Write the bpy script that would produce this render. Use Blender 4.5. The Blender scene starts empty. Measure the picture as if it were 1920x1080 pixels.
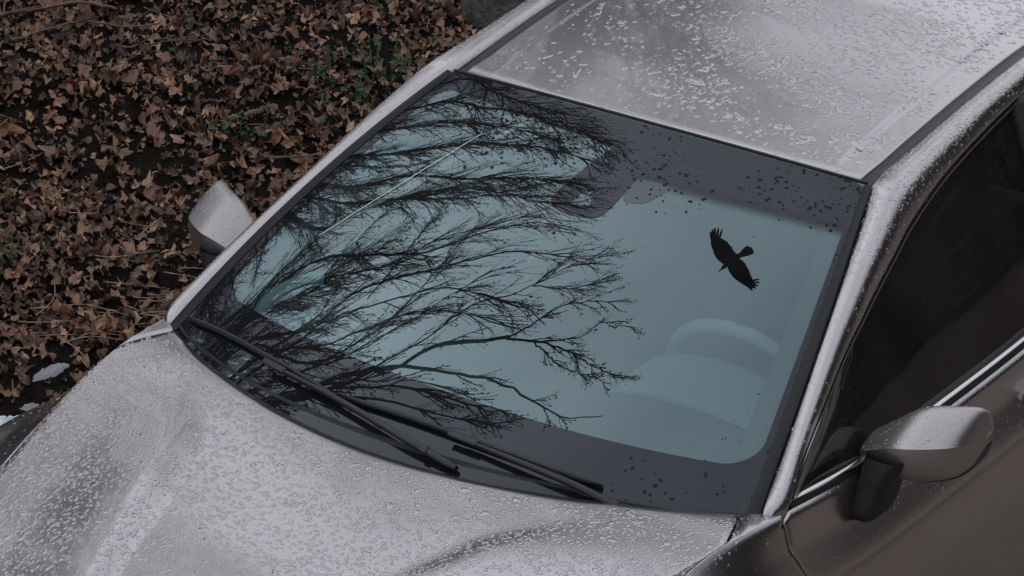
import bpy, math, random
import numpy as np
from mathutils import Vector, Matrix

rng = np.random.default_rng(7)
random.seed(7)
sc = bpy.context.scene
COL = sc.collection

# ------------------------------------------------------------------ camera
cam_d = bpy.data.cameras.new('camera')
cam = bpy.data.objects.new('camera', cam_d)
COL.objects.link(cam)
cam_d.sensor_width = 36.0
cam_d.lens = 36.0 * 3.8523
cam_d.clip_start = 0.1
cam_d.clip_end = 2000.0
AX = np.array([[0.84615331, 0.53046691, 0.05127796],
               [-0.25542523, 0.31921316, 0.91261214],
               [-0.46774194, 0.78530746, -0.40559791]])
M = Matrix.Identity(4)
for i in range(3):
    M[i][0], M[i][1], M[i][2] = AX[0][i], AX[1][i], -AX[2][i]
M[0][3], M[1][3], M[2][3] = 4.00212813, -6.50812851, 4.6564463
cam.matrix_world = M
sc.camera = cam

# ------------------------------------------------------------------ world: overcast sky
SUN_EL, SUN_ROT = math.radians(50), math.radians(287)
world = bpy.data.worlds.new('World')
sc.world = world
world.use_nodes = True
nt = world.node_tree
nt.nodes.clear()
wo = nt.nodes.new('ShaderNodeOutputWorld')
bg = nt.nodes.new('ShaderNodeBackground')
sky = nt.nodes.new('ShaderNodeTexSky')
sky.sky_type = 'NISHITA'
sky.sun_disc = False
sky.sun_elevation = SUN_EL
sky.sun_rotation = SUN_ROT
sky.dust_density = 1.0
hs = nt.nodes.new('ShaderNodeHueSaturation')
hs.inputs['Saturation'].default_value = 0.25
tc = nt.nodes.new('ShaderNodeTexCoord')
cn = nt.nodes.new('ShaderNodeTexNoise')
cn.inputs['Scale'].default_value = 2.2
cn.inputs['Detail'].default_value = 5.0
cr = nt.nodes.new('ShaderNodeValToRGB')          # soft cloud deck
cr.color_ramp.elements[0].position = 0.3
cr.color_ramp.elements[0].color = (6.4, 7.2, 8.6, 1)
cr.color_ramp.elements[1].position = 0.72
cr.color_ramp.elements[1].color = (11.2, 11.9, 13.0, 1)
mx = nt.nodes.new('ShaderNodeMixRGB')
mx.inputs[0].default_value = 0.60
nt.links.new(sky.outputs[0], hs.inputs['Color'])
nt.links.new(tc.outputs['Generated'], cn.inputs['Vector'])
nt.links.new(cn.outputs[0], cr.inputs[0])
nt.links.new(hs.outputs[0], mx.inputs[1])
nt.links.new(cr.outputs[0], mx.inputs[2])
# the sun veiled by cloud: a broad brightening of the cloud deck around it
dt = nt.nodes.new('ShaderNodeVectorMath'); dt.operation = 'DOT_PRODUCT'
dt.inputs[1].default_value = (math.sin(SUN_ROT) * math.cos(SUN_EL), math.cos(SUN_ROT) * math.cos(SUN_EL), math.sin(SUN_EL))
cl = nt.nodes.new('ShaderNodeMath'); cl.operation = 'MAXIMUM'; cl.inputs[1].default_value = 0.0
pw = nt.nodes.new('ShaderNodeMath'); pw.operation = 'POWER'; pw.inputs[1].default_value = 7.0
ml = nt.nodes.new('ShaderNodeMath'); ml.operation = 'MULTIPLY_ADD'; ml.inputs[1].default_value = 0.45; ml.inputs[2].default_value = 1.0
gs = nt.nodes.new('ShaderNodeVectorMath'); gs.operation = 'SCALE'
nt.links.new(tc.outputs['Generated'], dt.inputs[0]); nt.links.new(dt.outputs['Value'], cl.inputs[0])
nt.links.new(cl.outputs[0], pw.inputs[0]); nt.links.new(pw.outputs[0], ml.inputs[0])
nt.links.new(mx.outputs[0], gs.inputs[0]); nt.links.new(ml.outputs[0], gs.inputs['Scale'])
nt.links.new(gs.outputs[0], bg.inputs[0])
bg.inputs[1].default_value = 0.10
nt.links.new(bg.outputs[0], wo.inputs[0])

# ------------------------------------------------------------------ sun behind the cloud
sd = bpy.data.lights.new('sun', 'SUN')
sd.energy = 0.5
sd.angle = math.radians(150)
sd.color = (1.0, 0.97, 0.93)
sun = bpy.data.objects.new('sun', sd)
COL.objects.link(sun)
sun_dir = Vector((math.sin(SUN_ROT) * math.cos(SUN_EL), math.cos(SUN_ROT) * math.cos(SUN_EL), math.sin(SUN_EL)))
sun.rotation_euler = sun_dir.to_track_quat('Z', 'Y').to_euler()
sun.location = (0, 0, 20)

vs = sc.view_settings
vs.view_transform = 'Standard'
vs.look = 'None'
vs.exposure = 0.04
vs.gamma = 1.0
sc.cycles.use_denoising = True
sc.cycles.max_bounces = 8
sc.cycles.transparent_max_bounces = 12
sc.cycles.sample_clamp_indirect = 6.0

# ================================================================== helpers
def mk_mesh(name, V, F):
    """V (n,3); F list of (m,k) index arrays or one of them"""
    V = np.asarray(V, dtype=np.float64)
    if isinstance(F, np.ndarray):
        F = [F]
    F = [np.asarray(f) for f in F if len(f)]
    me = bpy.data.meshes.new(name)
    me.vertices.add(len(V))
    me.vertices.foreach_set('co', V.ravel())
    nl = sum(f.size for f in F)
    nf = sum(len(f) for f in F)
    me.loops.add(nl)
    me.loops.foreach_set('vertex_index', np.concatenate([f.ravel() for f in F]).astype(np.int32))
    me.polygons.add(nf)
    st, o = [], 0
    for f in F:
        st.append(o + np.arange(len(f)) * f.shape[1])
        o += f.size
    me.polygons.foreach_set('loop_start', np.concatenate(st).astype(np.int32))
    me.update(calc_edges=True)
    me.validate()
    return me

def smooth(me, on=True):
    me.polygons.foreach_set('use_smooth', np.full(len(me.polygons), on))

def obj(name, me, mat=None, parent=None, sm=True, solid=0.0, kind=None):
    o = bpy.data.objects.new(name, me)
    COL.objects.link(o)
    if mat is not None and len(me.materials) == 0:
        me.materials.append(mat)
    if sm:
        smooth(me)
    if parent is not None:
        o.parent = parent
    if solid:
        md = o.modifiers.new('thickness', 'SOLIDIFY')
        md.thickness = solid
        md.offset = -1
    if kind:
        o['kind'] = kind
    return o

def tag(o, label=None, cat=None, group=None, kind=None):
    if label: o['label'] = label
    if cat: o['category'] = cat
    if group: o['group'] = group
    if kind: o['kind'] = kind
    return o

def empty(name, loc=(0, 0, 0)):
    o = bpy.data.objects.new(name, None)
    o.location = loc
    COL.objects.link(o)
    return o

def grid_faces(nu, nv, wrap=False):
    i, j = np.meshgrid(np.arange(nu - 1), np.arange(nv if wrap else nv - 1), indexing='ij')
    i, j = i.ravel(), j.ravel()
    j2 = (j + 1) % nv
    return np.stack([i * nv + j, i * nv + j2, (i + 1) * nv + j2, (i + 1) * nv + j], 1)

def orient(V, F, ref):
    a = V[F[:, 1]] - V[F[:, 0]]
    b = V[F[:, 2]] - V[F[:, 0]]
    n = np.cross(a, b)
    c = V[F].mean(1) - np.asarray(ref)
    if (n * c).sum() < 0:
        F = F[:, ::-1]
    return F

def grid_obj(name, P, mat, parent, ref=None, solid=0.0, wrap=False, sm=True):
    nu, nv = P.shape[:2]
    V = P.reshape(-1, 3)
    F = grid_faces(nu, nv, wrap)
    if ref is not None:
        F = orient(V, F, ref)
    return obj(name, mk_mesh(name, V, F), mat, parent, sm, solid)

def hermite(xs, ys, x):
    """smooth interpolation, vectorised; ys (n,) or (n,k)"""
    xs = np.asarray(xs, float); ys = np.asarray(ys, float)
    one = ys.ndim == 1
    if one: ys = ys[:, None]
    x = np.asarray(x, float)
    m = np.empty_like(ys)
    m[1:-1] = (ys[2:] - ys[:-2]) / (xs[2:] - xs[:-2])[:, None]
    m[0] = (ys[1] - ys[0]) / (xs[1] - xs[0])
    m[-1] = (ys[-1] - ys[-2]) / (xs[-1] - xs[-2])
    k = np.clip(np.searchsorted(xs, x, 'right') - 1, 0, len(xs) - 2)
    h = xs[k + 1] - xs[k]
    t = np.clip((x - xs[k]) / h, -0.5, 1.5)[..., None]
    h = h[..., None]
    r = ((2*t**3 - 3*t**2 + 1) * ys[k] + (t**3 - 2*t**2 + t) * h * m[k]
         + (-2*t**3 + 3*t**2) * ys[k + 1] + (t**3 - t**2) * h * m[k + 1])
    return r[..., 0] if one else r

def curve(pts, n):
    pts = np.asarray(pts, float)
    d = np.r_[0, np.cumsum(np.linalg.norm(np.diff(pts, axis=0), axis=1))]
    return hermite(d, pts, np.linspace(0, d[-1], n))

def sstep(a, b, x):
    t = np.clip((x - a) / (b - a), 0, 1)
    return t * t * (3 - 2 * t)

def tube_vf(pts, rad, ns=8, cap=True):
    pts = np.asarray(pts, float)
    n = len(pts)
    rad = np.broadcast_to(np.asarray(rad, float), (n,))
    T = np.gradient(pts, axis=0)
    T /= np.linalg.norm(T, axis=1)[:, None] + 1e-12
    up = np.array([0.3, 0.2, 0.93]) if abs(T[0, 2]) < 0.8 else np.array([1.0, 0.1, 0.0])
    A = np.cross(T, up); A /= np.linalg.norm(A, axis=1)[:, None] + 1e-12
    B = np.cross(T, A)
    th = np.linspace(0, 2*math.pi, ns, endpoint=False)
    V = pts[:, None] + rad[:, None, None] * (np.cos(th)[None, :, None] * A[:, None] + np.sin(th)[None, :, None] * B[:, None])
    F = [grid_faces(n, ns, True)]
    V = V.reshape(-1, 3)
    if cap:
        V = np.vstack([V, pts[0], pts[-1]])
        a, b = n * ns, n * ns + 1
        j = np.arange(ns); j2 = (j + 1) % ns
        F.append(np.stack([np.full(ns, a), j2, j], 1))
        F.append(np.stack([np.full(ns, b), (n-1)*ns + j, (n-1)*ns + j2], 1))
    return V, F

class Acc:
    """collects triangles and quads into one mesh"""
    def __init__(s): s.V, s.T, s.Q, s.n = [], [], [], 0
    def add(s, V, F):
        if isinstance(F, np.ndarray): F = [F]
        for f in F:
            (s.T if f.shape[1] == 3 else s.Q).append(f + s.n)
        s.V.append(V); s.n += len(V)
    def tube(s, pts, rad, ns=6, cap=True): s.add(*tube_vf(pts, rad, ns, cap))
    def mesh(s, name):
        F = []
        if s.T: F.append(np.concatenate(s.T))
        if s.Q: F.append(np.concatenate(s.Q))
        return mk_mesh(name, np.concatenate(s.V), F)

def box_vf(c, h, R=None):
    s = np.array([[x, y, z] for x in (-1, 1) for y in (-1, 1) for z in (-1, 1)], float) * np.asarray(h)
    if R is not None: s = s @ np.asarray(R).T
    F = np.array([[0,1,3,2],[4,6,7,5],[0,4,5,1],[2,3,7,6],[0,2,6,4],[1,5,7,3]])
    return s + np.asarray(c), F

def bevel(o, w=0.004, seg=2):
    md = o.modifiers.new('bevel', 'BEVEL'); md.width = w; md.segments = seg; md.limit_method = 'ANGLE'
    return o

def tube_obj(name, pts, rad, mat, parent, ns=10):
    return obj(name, mk_mesh(name, *tube_vf(pts, rad, ns)), mat, parent)

def box_obj(name, c, h, mat, parent, bw=0.01, R=None):
    o = obj(name, mk_mesh(name, *box_vf(c, h, R)), mat, parent, sm=False)
    return bevel(o, bw, 3)

# ------------------------------------------------------------------ materials
def new_mat(name):
    m = bpy.data.materials.new(name); m.use_nodes = True
    return m, m.node_tree, m.node_tree.nodes['Principled BSDF']

def pmat(name, col, rough=0.5, metal=0.0, coat=0.0, coat_r=0.03, spec=0.5, bump=0.0, bscale=60, var=0.0, vscale=8):
    m, t, b = new_mat(name)
    b.inputs['Base Color'].default_value = (*col, 1)
    b.inputs['Roughness'].default_value = rough
    b.inputs['Metallic'].default_value = metal
    b.inputs['Coat Weight'].default_value = coat
    b.inputs['Coat Roughness'].default_value = coat_r
    b.inputs['Specular IOR Level'].default_value = spec
    if var or bump:
        co = t.nodes.new('ShaderNodeTexCoord')
    if var:
        n = t.nodes.new('ShaderNodeTexNoise'); n.inputs['Scale'].default_value = vscale; n.inputs['Detail'].default_value = 6
        r = t.nodes.new('ShaderNodeValToRGB')
        r.color_ramp.elements[0].position = 0.3; r.color_ramp.elements[1].position = 0.7
        r.color_ramp.elements[0].color = (*[c * (1 - var) for c in col], 1)
        r.color_ramp.elements[1].color = (*[min(1, c * (1 + var)) for c in col], 1)
        t.links.new(co.outputs['Object'], n.inputs['Vector']); t.links.new(n.outputs[0], r.inputs[0])
        t.links.new(r.outputs[0], b.inputs['Base Color'])
    if bump:
        n = t.nodes.new('ShaderNodeTexNoise'); n.inputs['Scale'].default_value = bscale; n.inputs['Detail'].default_value = 4
        bp = t.nodes.new('ShaderNodeBump'); bp.inputs['Strength'].default_value = bump; bp.inputs['Distance'].default_value = 0.01
        t.links.new(co.outputs['Object'], n.inputs['Vector']); t.links.new(n.outputs[0], bp.inputs['Height'])
        t.links.new(bp.outputs[0], b.inputs['Normal'])
    return m

def paint_mat():
    m, t, b = new_mat('silver_metallic_paint')
    co = t.nodes.new('ShaderNodeTexCoord')
    n = t.nodes.new('ShaderNodeTexNoise'); n.inputs['Scale'].default_value = 5; n.inputs['Detail'].default_value = 5
    r = t.nodes.new('ShaderNodeValToRGB')
    r.color_ramp.elements[0].position = 0.3; r.color_ramp.elements[1].position = 0.7
    r.color_ramp.elements[0].color = (0.415, 0.380, 0.382, 1)
    r.color_ramp.elements[1].color = (0.465, 0.428, 0.430, 1)
    n2 = t.nodes.new('ShaderNodeTexNoise'); n2.inputs['Scale'].default_value = 900; n2.inputs['Detail'].default_value = 2
    bp = t.nodes.new('ShaderNodeBump'); bp.inputs['Strength'].default_value = 0.10; bp.inputs['Distance'].default_value = 0.001
    rr = t.nodes.new('ShaderNodeMapRange'); rr.inputs[3].default_value = 0.20; rr.inputs[4].default_value = 0.27
    t.links.new(co.outputs['Object'], n.inputs['Vector']); t.links.new(n.outputs[0], r.inputs[0])
    t.links.new(r.outputs[0], b.inputs['Base Color'])
    t.links.new(n.outputs[0], rr.inputs[0]); t.links.new(rr.outputs[0], b.inputs['Roughness'])
    t.links.new(co.outputs['Object'], n2.inputs['Vector']); t.links.new(n2.outputs[0], bp.inputs['Height'])
    t.links.new(bp.outputs[0], b.inputs['Normal'])
    b.inputs['Metallic'].default_value = 0.97
    b.inputs['Coat Weight'].default_value = 0.6
    b.inputs['Coat Roughness'].default_value = 0.04
    return m

def glass_mat(name, trans, gloss, fac, wav=0.0, haze=0.0, haze_col=(.6, .6, .6)):
    m = bpy.data.materials.new(name); m.use_nodes = True
    t = m.node_tree; t.nodes.clear()
    out = t.nodes.new('ShaderNodeOutputMaterial')
    mix = t.nodes.new('ShaderNodeMixShader'); mix.inputs[0].default_value = fac
    tr = t.nodes.new('ShaderNodeBsdfTransparent'); tr.inputs[0].default_value = (*trans, 1)
    gl = t.nodes.new('ShaderNodeBsdfGlossy'); gl.inputs[0].default_value = (*gloss, 1); gl.inputs['Roughness'].default_value = 0.0
    if wav:
        co = t.nodes.new('ShaderNodeTexCoord')
        n = t.nodes.new('ShaderNodeTexNoise'); n.inputs['Scale'].default_value = 7; n.inputs['Detail'].default_value = 1
        bp = t.nodes.new('ShaderNodeBump'); bp.inputs['Strength'].default_value = wav; bp.inputs['Distance'].default_value = 0.01
        t.links.new(co.outputs['Object'], n.inputs['Vector']); t.links.new(n.outputs[0], bp.inputs['Height'])
        t.links.new(bp.outputs[0], gl.inputs['Normal'])
    t.links.new(tr.outputs[0], mix.inputs[1]); t.links.new(gl.outputs[0], mix.inputs[2])
    if haze:  # pale diffuse veil painted over the glass, lifts its blacks like haze glare
        di = t.nodes.new('ShaderNodeBsdfDiffuse'); di.inputs[0].default_value = (*haze_col, 1)
        co = t.nodes.new('ShaderNodeTexCoord')
        n = t.nodes.new('ShaderNodeTexNoise'); n.inputs['Scale'].default_value = 4; n.inputs['Detail'].default_value = 5
        mr = t.nodes.new('ShaderNodeMapRange'); mr.inputs[1].default_value = .3; mr.inputs[2].default_value = .7; mr.inputs[3].default_value = haze * .5; mr.inputs[4].default_value = haze * 1.5
        m2 = t.nodes.new('ShaderNodeMixShader')
        t.links.new(co.outputs['Object'], n.inputs['Vector']); t.links.new(n.outputs[0], mr.inputs[0]); t.links.new(mr.outputs[0], m2.inputs[0])
        t.links.new(mix.outputs[0], m2.inputs[1]); t.links.new(di.outputs[0], m2.inputs[2]); t.links.new(m2.outputs[0], out.inputs[0])
    else:
        t.links.new(mix.outputs[0], out.inputs[0])
    return m

def frit_mat():
    m = bpy.data.materials.new('black_ceramic_print_under_glass'); m.use_nodes = True
    t = m.node_tree; t.nodes.clear()
    out = t.nodes.new('ShaderNodeOutputMaterial')
    mix = t.nodes.new('ShaderNodeMixShader'); mix.inputs[0].default_value = 0.050
    d = t.nodes.new('ShaderNodeBsdfDiffuse'); d.inputs[0].default_value = (0.012, 0.012, 0.013, 1)
    gl = t.nodes.new('ShaderNodeBsdfGlossy'); gl.inputs[0].default_value = (0.86, 0.90, 1.0, 1); gl.inputs['Roughness'].default_value = 0.0
    t.links.new(d.outputs[0], mix.inputs[1]); t.links.new(gl.outputs[0], mix.inputs[2]); t.links.new(mix.outputs[0], out.inputs[0])
    return m

def water_mat():
    m, t, b = new_mat('water_drop')
    b.inputs['Base Color'].default_value = (1, 1, 1, 1)
    b.inputs['Transmission Weight'].default_value = 1.0
    b.inputs['IOR'].default_value = 1.33
    b.inputs['Roughness'].default_value = 0.0
    return m

MAT = {}
MAT['paint'] = paint_mat()
MAT['satin'] = pmat('satin_silver_mirror_shell', (.41, .378, .374), .40, metal=.95, coat=.15, coat_r=.15, bump=.03, bscale=700)
MAT['glass'] = glass_mat('coated_windshield_glass', (0.34, 0.44, 0.45), (0.71, 0.93, 1.0), 0.155, haze=.018)
MAT['frit'] = frit_mat()
MAT['side_glass'] = glass_mat('dark_privacy_glass', (0.36, 0.33, 0.31), (1, .95, .90), 0.06, haze=.022, haze_col=(.62, .55, .50))
MAT['black'] = pmat('satin_black_plastic', (0.018, 0.018, 0.020), 0.38, bump=0.08, bscale=400)
MAT['moulding'] = pmat('black_moulding', (.008, .008, .009), .4, spec=.3)
MAT['rubber'] = pmat('black_rubber', (0.012, 0.012, 0.012), 0.6)
MAT['cowl'] = pmat('weathered_black_cowl_plastic', (0.026, 0.024, 0.025), 0.6, spec=.3, bump=0.15, bscale=220, var=0.25, vscale=20)
MAT['wiper'] = pmat('grey_black_wiper_metal', (0.020, 0.020, 0.022), 0.42)
MAT['chrome'] = pmat('bright_window_trim_metal', (0.62, 0.60, 0.58), 0.16, metal=1.0)
MAT['mirror'] = pmat('mirror_silvering', (0.8, 0.82, 0.85), 0.02, metal=1.0)
MAT['dash'] = pmat('soft_grey_dashboard', (0.10, 0.105, 0.11), 0.7, bump=0.15, bscale=300)
MAT['dashlight'] = pmat('pale_interior_plastic', (0.42, 0.45, 0.45), 0.5)
MAT['seat'] = pmat('dark_seat_leather', (0.035, 0.033, 0.032), 0.55, bump=0.15, bscale=90)
MAT['lining'] = pmat('dark_grey_headliner', (0.06, 0.06, 0.06), 0.9)
MAT['tyre'] = pmat('tyre_rubber', (0.015, 0.015, 0.015), 0.75, bump=0.2, bscale=80)
MAT['rim'] = pmat('alloy_wheel', (0.45, 0.45, 0.46), 0.3, metal=1.0)
MAT['lamp'] = pmat('headlamp_clear', (0.35, 0.37, 0.4), 0.05, metal=0.4, coat=1.0)
MAT['redlamp'] = pmat('tail_lamp_red', (0.25, 0.01, 0.01), 0.1, coat=1.0)
MAT['under'] = pmat('underbody_black', (0.01, 0.01, 0.01), 0.9)
MAT['water'] = water_mat()
def dark_bead_mat():
    m = frit_mat(); m.name = 'rain_bead_over_black_print'
    [n for n in m.node_tree.nodes if n.type == 'MIX_SHADER'][0].inputs[0].default_value = .018
    return m
MAT['dark_bead'] = dark_bead_mat()
MAT['bead'] = pmat('rain_bead_on_paint', (0.41, 0.378, 0.378), 0.27, metal=0.95, coat=0.35, coat_r=0.02)

# ================================================================== car body surface
# cross-sections of the side, from the crest / belt line down to the sill
YS = [-1.20, -1.0, -.8, -.55, -.35, -.15, .05, .33, .7, 1.15, 1.7, 2.2, 2.7, 2.95]
SEC = [
 [(.500,.775),(.520,.765),(.60,.730),(.680,.690),(.700,.660),(.720,.55),(.70,.30),(.62,.22)],
 [(.580,.845),(.598,.833),(.70,.795),(.790,.750),(.805,.720),(.815,.58),(.81,.30),(.72,.22)],
 [(.637,.893),(.654,.880),(.75,.840),(.848,.805),(.868,.775),(.880,.64),(.87,.32),(.78,.22)],
 [(.696,.933),(.712,.918),(.79,.872),(.872,.840),(.893,.812),(.905,.70),(.90,.40),(.80,.22)],
 [(.738,.958),(.753,.941),(.805,.890),(.870,.850),(.888,.822),(.900,.70),(.90,.38),(.80,.22)],
 [(.770,.968),(.782,.953),(.812,.895),(.848,.835),(.862,.795),(.885,.66),(.875,.35),(.80,.20)],
 [(.789,.959),(.800,.945),(.818,.880),(.850,.795),(.856,.760),(.880,.62),(.87,.32),(.80,.20)],
 [(.806,.940),(.818,.925),(.828,.865),(.864,.775),(.858,.740),(.878,.60),(.875,.30),(.80,.20)],
 [(.812,.936),(.824,.921),(.834,.860),(.870,.772),(.862,.735),(.880,.60),(.875,.30),(.80,.20)],
 [(.812,.936),(.824,.921),(.836,.860),(.872,.772),(.864,.735),(.880,.60),(.875,.30),(.80,.20)],
 [(.800,.945),(.815,.930),(.840,.865),(.874,.780),(.868,.745),(.885,.60),(.88,.30),(.80,.20)],
 [(.765,.970),(.785,.955),(.850,.880),(.888,.810),(.892,.770),(.900,.60),(.89,.34),(.80,.22)],
 [(.700,.980),(.720,.965),(.790,.880),(.820,.810),(.830,.770),(.840,.60),(.82,.35),(.74,.25)],
 [(.620,.970),(.640,.955),(.700,.880),(.720,.810),(.730,.770),(.730,.60),(.70,.38),(.62,.30)]]
SEC_A = np.array(SEC).reshape(len(YS), -1)

def sec_at(y):
    return hermite(YS, SEC_A, y).reshape(*np.shape(y), 8, 2)

def body(w, y):
    """|w|<=1 top surface between the crests, 1..2 down the side"""
    w = np.asarray(w, float); y = np.asarray(y, float)
    w, y = np.broadcast_arrays(w, y)
    s = np.sign(w); a = np.abs(w)
    S = sec_at(y)
    xc, zc = S[..., 0, 0], S[..., 0, 1]
    # side
    q = np.clip((a - 1) * 7, 0, 7)
    k = np.clip(q.astype(int), 0, 6)
    f = q - k
    def pick(i):
        i = np.clip(i, 0, 7)
        return np.take_along_axis(S, np.broadcast_to(i[..., None, None], S.shape[:-2] + (1, 2)), axis=-2)[..., 0, :]
    p0, p1, p2, p3 = pick(k - 1), pick(k), pick(k + 1), pick(k + 2)
    t = f[..., None]
    tens = 0.32
    m1, m2 = (p2 - p0) * tens, (p3 - p1) * tens
    sp = (2*t**3-3*t**2+1)*p1 + (t**3-2*t**2+t)*m1 + (-2*t**3+3*t**2)*p2 + (t**3-t**2)*m2
    # top
    aw = np.minimum(a, 1.0)
    x = aw * xc
    crown = 0.012 + 0.022 * sstep(-.25, -1.0, y)
    z = zc + crown * (1 - aw**2)
    # two ridges of the hood that run forward and inward, steep on the inner side
    xr = .465 + (y + .28) * .30 + .06 * sstep(-.50, -.22, y)
    h = .024 * sstep(-.24, -.66, y)
    d = x - xr
    z = z + h * np.where(d < 0, sstep(-.085, .0, d), 1 - sstep(0, .21, d))
    top = a <= 1
    X = np.where(top, x, sp[..., 0]); Z = np.where(top, z, sp[..., 1])
    return np.stack([s * X, y + 0 * X, Z], -1)

def yrear(w):
    a = np.abs(w)
    x = a * .775
    cowl = -.268 + .455 * x**2
    return np.where(a < .92, cowl, np.interp(a, [.92, 1.0, 1.14, 1.28, 1.43, 1.57, 1.71, 1.86, 2.0],
                                              [-.037, .045, .012, .016, .075, .105, .15, .165, .17]))

def wh(v):
    """hood / fender seam"""
    return np.interp(v, [0, .19, .30, .5, 1.0], [.92, 1.0, 1.10, 1.15, 1.17])

REF = (0, .6, .4)
car = empty('parked_car', (0, 0, 0))
tag(car, 'silver metallic car covered in raindrops, parked beside the leaf litter', 'car')

# hood
YF = -1.13
u, v = np.meshgrid(np.linspace(-1, 1, 161), np.linspace(0, 1, 110), indexing='ij')
w = u * (wh(v) - .001)
y = yrear(w) + (YF - yrear(w)) * v
P = body(w, y)
lip = np.clip(1 - (v * (yrear(w) - YF)) / .035, 0, 1)
P[..., 2] -= .010 * lip**2 * sstep(.92, .70, np.abs(w))
hood = grid_obj('hood', P, MAT['paint'], car, REF, .006)

# fenders
fenders = []
for s in (1, -1):
    a, v = np.meshgrid(np.linspace(0, 1, 56), np.linspace(0, 1, 80), indexing='ij')
    w0 = wh(v) + .004
    w = w0 + (2 - w0) * a
    y = yrear(w) + (YF - yrear(w)) * v
    P = body(s * w, y)
    # wheel arch
    cy, cz, R = -.56, .34, .37
    dy, dz = P[..., 1] - cy, P[..., 2] - cz
    r = np.hypot(dy, dz)
    ins = r < R
    V = P.reshape(-1, 3).copy()
    F = grid_faces(*P.shape[:2])
    insf = ins.ravel()[F].all(1)
    F = F[~insf]
    idx = np.where(ins.ravel())[0]
    k = R / np.maximum(r.ravel()[idx], 1e-3)
    V[idx, 1] = cy + dy.ravel()[idx] * k
    V[idx, 2] = cz + dz.ravel()[idx] * k
    F = orient(V, F, REF)
    fenders.append(obj('fender', mk_mesh('fender', V, F), MAT['paint'], car, True, .005))

def side_panel(name, s, y0f, y1f, w0=1.004, w1=2.0, arch=None, nu=50, nv=60):
    a, v = np.meshgrid(np.linspace(0, 1, nu), np.linspace(0, 1, nv), indexing='ij')
    w = w0 + (w1 - w0) * a
    y = y0f(w) + (y1f(w) - y0f(w)) * v
    P = body(s * w, y)
    V = P.reshape(-1, 3).copy(); F = grid_faces(nu, nv)
    if arch:
        cy, cz, R = arch
        dy, dz = V[:, 1] - cy, V[:, 2] - cz
        r = np.hypot(dy, dz); ins = r < R
        F = F[~ins[F].all(1)]
        k = R / np.maximum(r, 1e-3)
        V[ins, 1] = cy + (dy * k)[ins]; V[ins, 2] = cz + (dz * k)[ins]
    F = orient(V, F, REF)
    return obj(name, mk_mesh(name, V, F), MAT['paint'], car, True, .005)

doors = {}
for s in (1, -1):
    doors[s] = side_panel('front_door', s, lambda w: yrear(w) + .006, lambda w: 1.27 + 0 * w)
    doors[s, 'r'] = side_panel('rear_door', s, lambda w: 1.276 + 0 * w, lambda w: 2.02 - .25 * sstep(1.5, 1.9, w), arch=(2.12, .34, .37))
    doors[s, 'q'] = side_panel('rear_quarter_panel', s, lambda w: 2.026 - .25 * sstep(1.5, 1.9, w), lambda w: 2.93 + 0 * w, arch=(2.12, .34, .37))
    for nm, yy in (('door_handle', 1.19), ('rear_door_handle', 1.86)):
        p = body(np.array([s * 1.33]), np.array([yy]))[0]
        hnd = tube_obj('handle', curve([p + (0, -.09, 0), p + (s*.028, -.06, .004), p + (s*.03, .05, .006), p + (0, .085, .004)], 14), .011, MAT['paint'], doors[s] if yy < 1.3 else doors[s, 'r'])

# ------------------------------------------------------------------ windshield surface
def lerp(a, b, t): return a + (b - a) * t
def edge(t):
    t = np.asarray(t, float); bow = 4 * t * (1 - t)
    return np.stack([lerp(.748, .55, t) + .012*bow, lerp(0, .811, t) - .012*bow, lerp(.96, 1.381, t) + .022*bow], -1)
def glass(s, t):
    s = np.asarray(s, float); t = np.asarray(t, float)
    s, t = np.broadcast_arrays(s, t)
    e = edge(t)
    k = 1 - np.abs(s)**2.3
    return np.stack([s * e[..., 0], e[..., 1] - lerp(.225, .07, t) * k, e[..., 2] + lerp(.02, .035, t) * k], -1)
def gnorm(s, t, e=1e-3):
    n = np.cross(glass(np.asarray(s) + e, t) - glass(np.asarray(s) - e, t), glass(s, np.asarray(t) + e) - glass(s, np.asarray(t) - e))
    return n / np.linalg.norm(n, axis=-1)[..., None]
def gpt(s, t, off=0.0): return glass(s, t) + off * gnorm(s, t)

S_, T_ = np.meshgrid(np.linspace(-1, 1, 181), np.linspace(-.015, .995, 130), indexing='ij')
windshield = grid_obj('windshield', glass(S_, T_), MAT['glass'], car, (0, .8, .6))

# printed border: ring from the outer edge to a rounded inner outline
def ring_outline(n=240):
    sb = np.array([(-.935, .15), (.955, .12), (.955, .865), (-.93, .93)])
    pts = []
    rad = [(.09, .07)] * 4
    c = [sb[0] + (.10, .07), sb[1] + (-.09, .07), sb[2] + (-.05, -.05), sb[3] + (.06, -.05)]
    rr = [(.10, .07), (.09, .07), (.05, .05), (.06, .05)]
    ang = [(180, 270), (270, 360), (0, 90), (90, 180)]
    for i in range(4):
        th = np.radians(np.linspace(*ang[i], 14))
        for q in th:
            pts.append((c[i][0] + rr[i][0] * math.cos(q), c[i][1] + rr[i][1] * math.sin(q)))
        nxt = (i + 1) % 4
        e = (c[nxt][0] + rr[nxt][0] * math.cos(math.radians(ang[nxt][0])), c[nxt][1] + rr[nxt][1] * math.sin(math.radians(ang[nxt][0])))
        b = pts[-1]
        for k in range(1, 30):
            q = k / 30
            pp = [b[0] + (e[0] - b[0]) * q, b[1] + (e[1] - b[1]) * q]
            if i == 0: pp[1] += .02 * math.sin(math.pi * q) * (1 - .3 * q)
            pts.append(tuple(pp))
    return np.array(pts)
inn = ring_outline()
cc = np.array([0.0, .46])
d = inn - cc
ks = np.minimum(np.where(d[:, 0] > 0, .999, -.999) / np.where(np.abs(d[:, 0]) < 1e-6, 1e-6, d[:, 0]),
                np.where(d[:, 1] > 0, .99 - cc[1], -.045 - cc[1]) / np.where(np.abs(d[:, 1]) < 1e-6, 1e-6, d[:, 1]))
outp = cc + d * ks[:, None]
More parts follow.
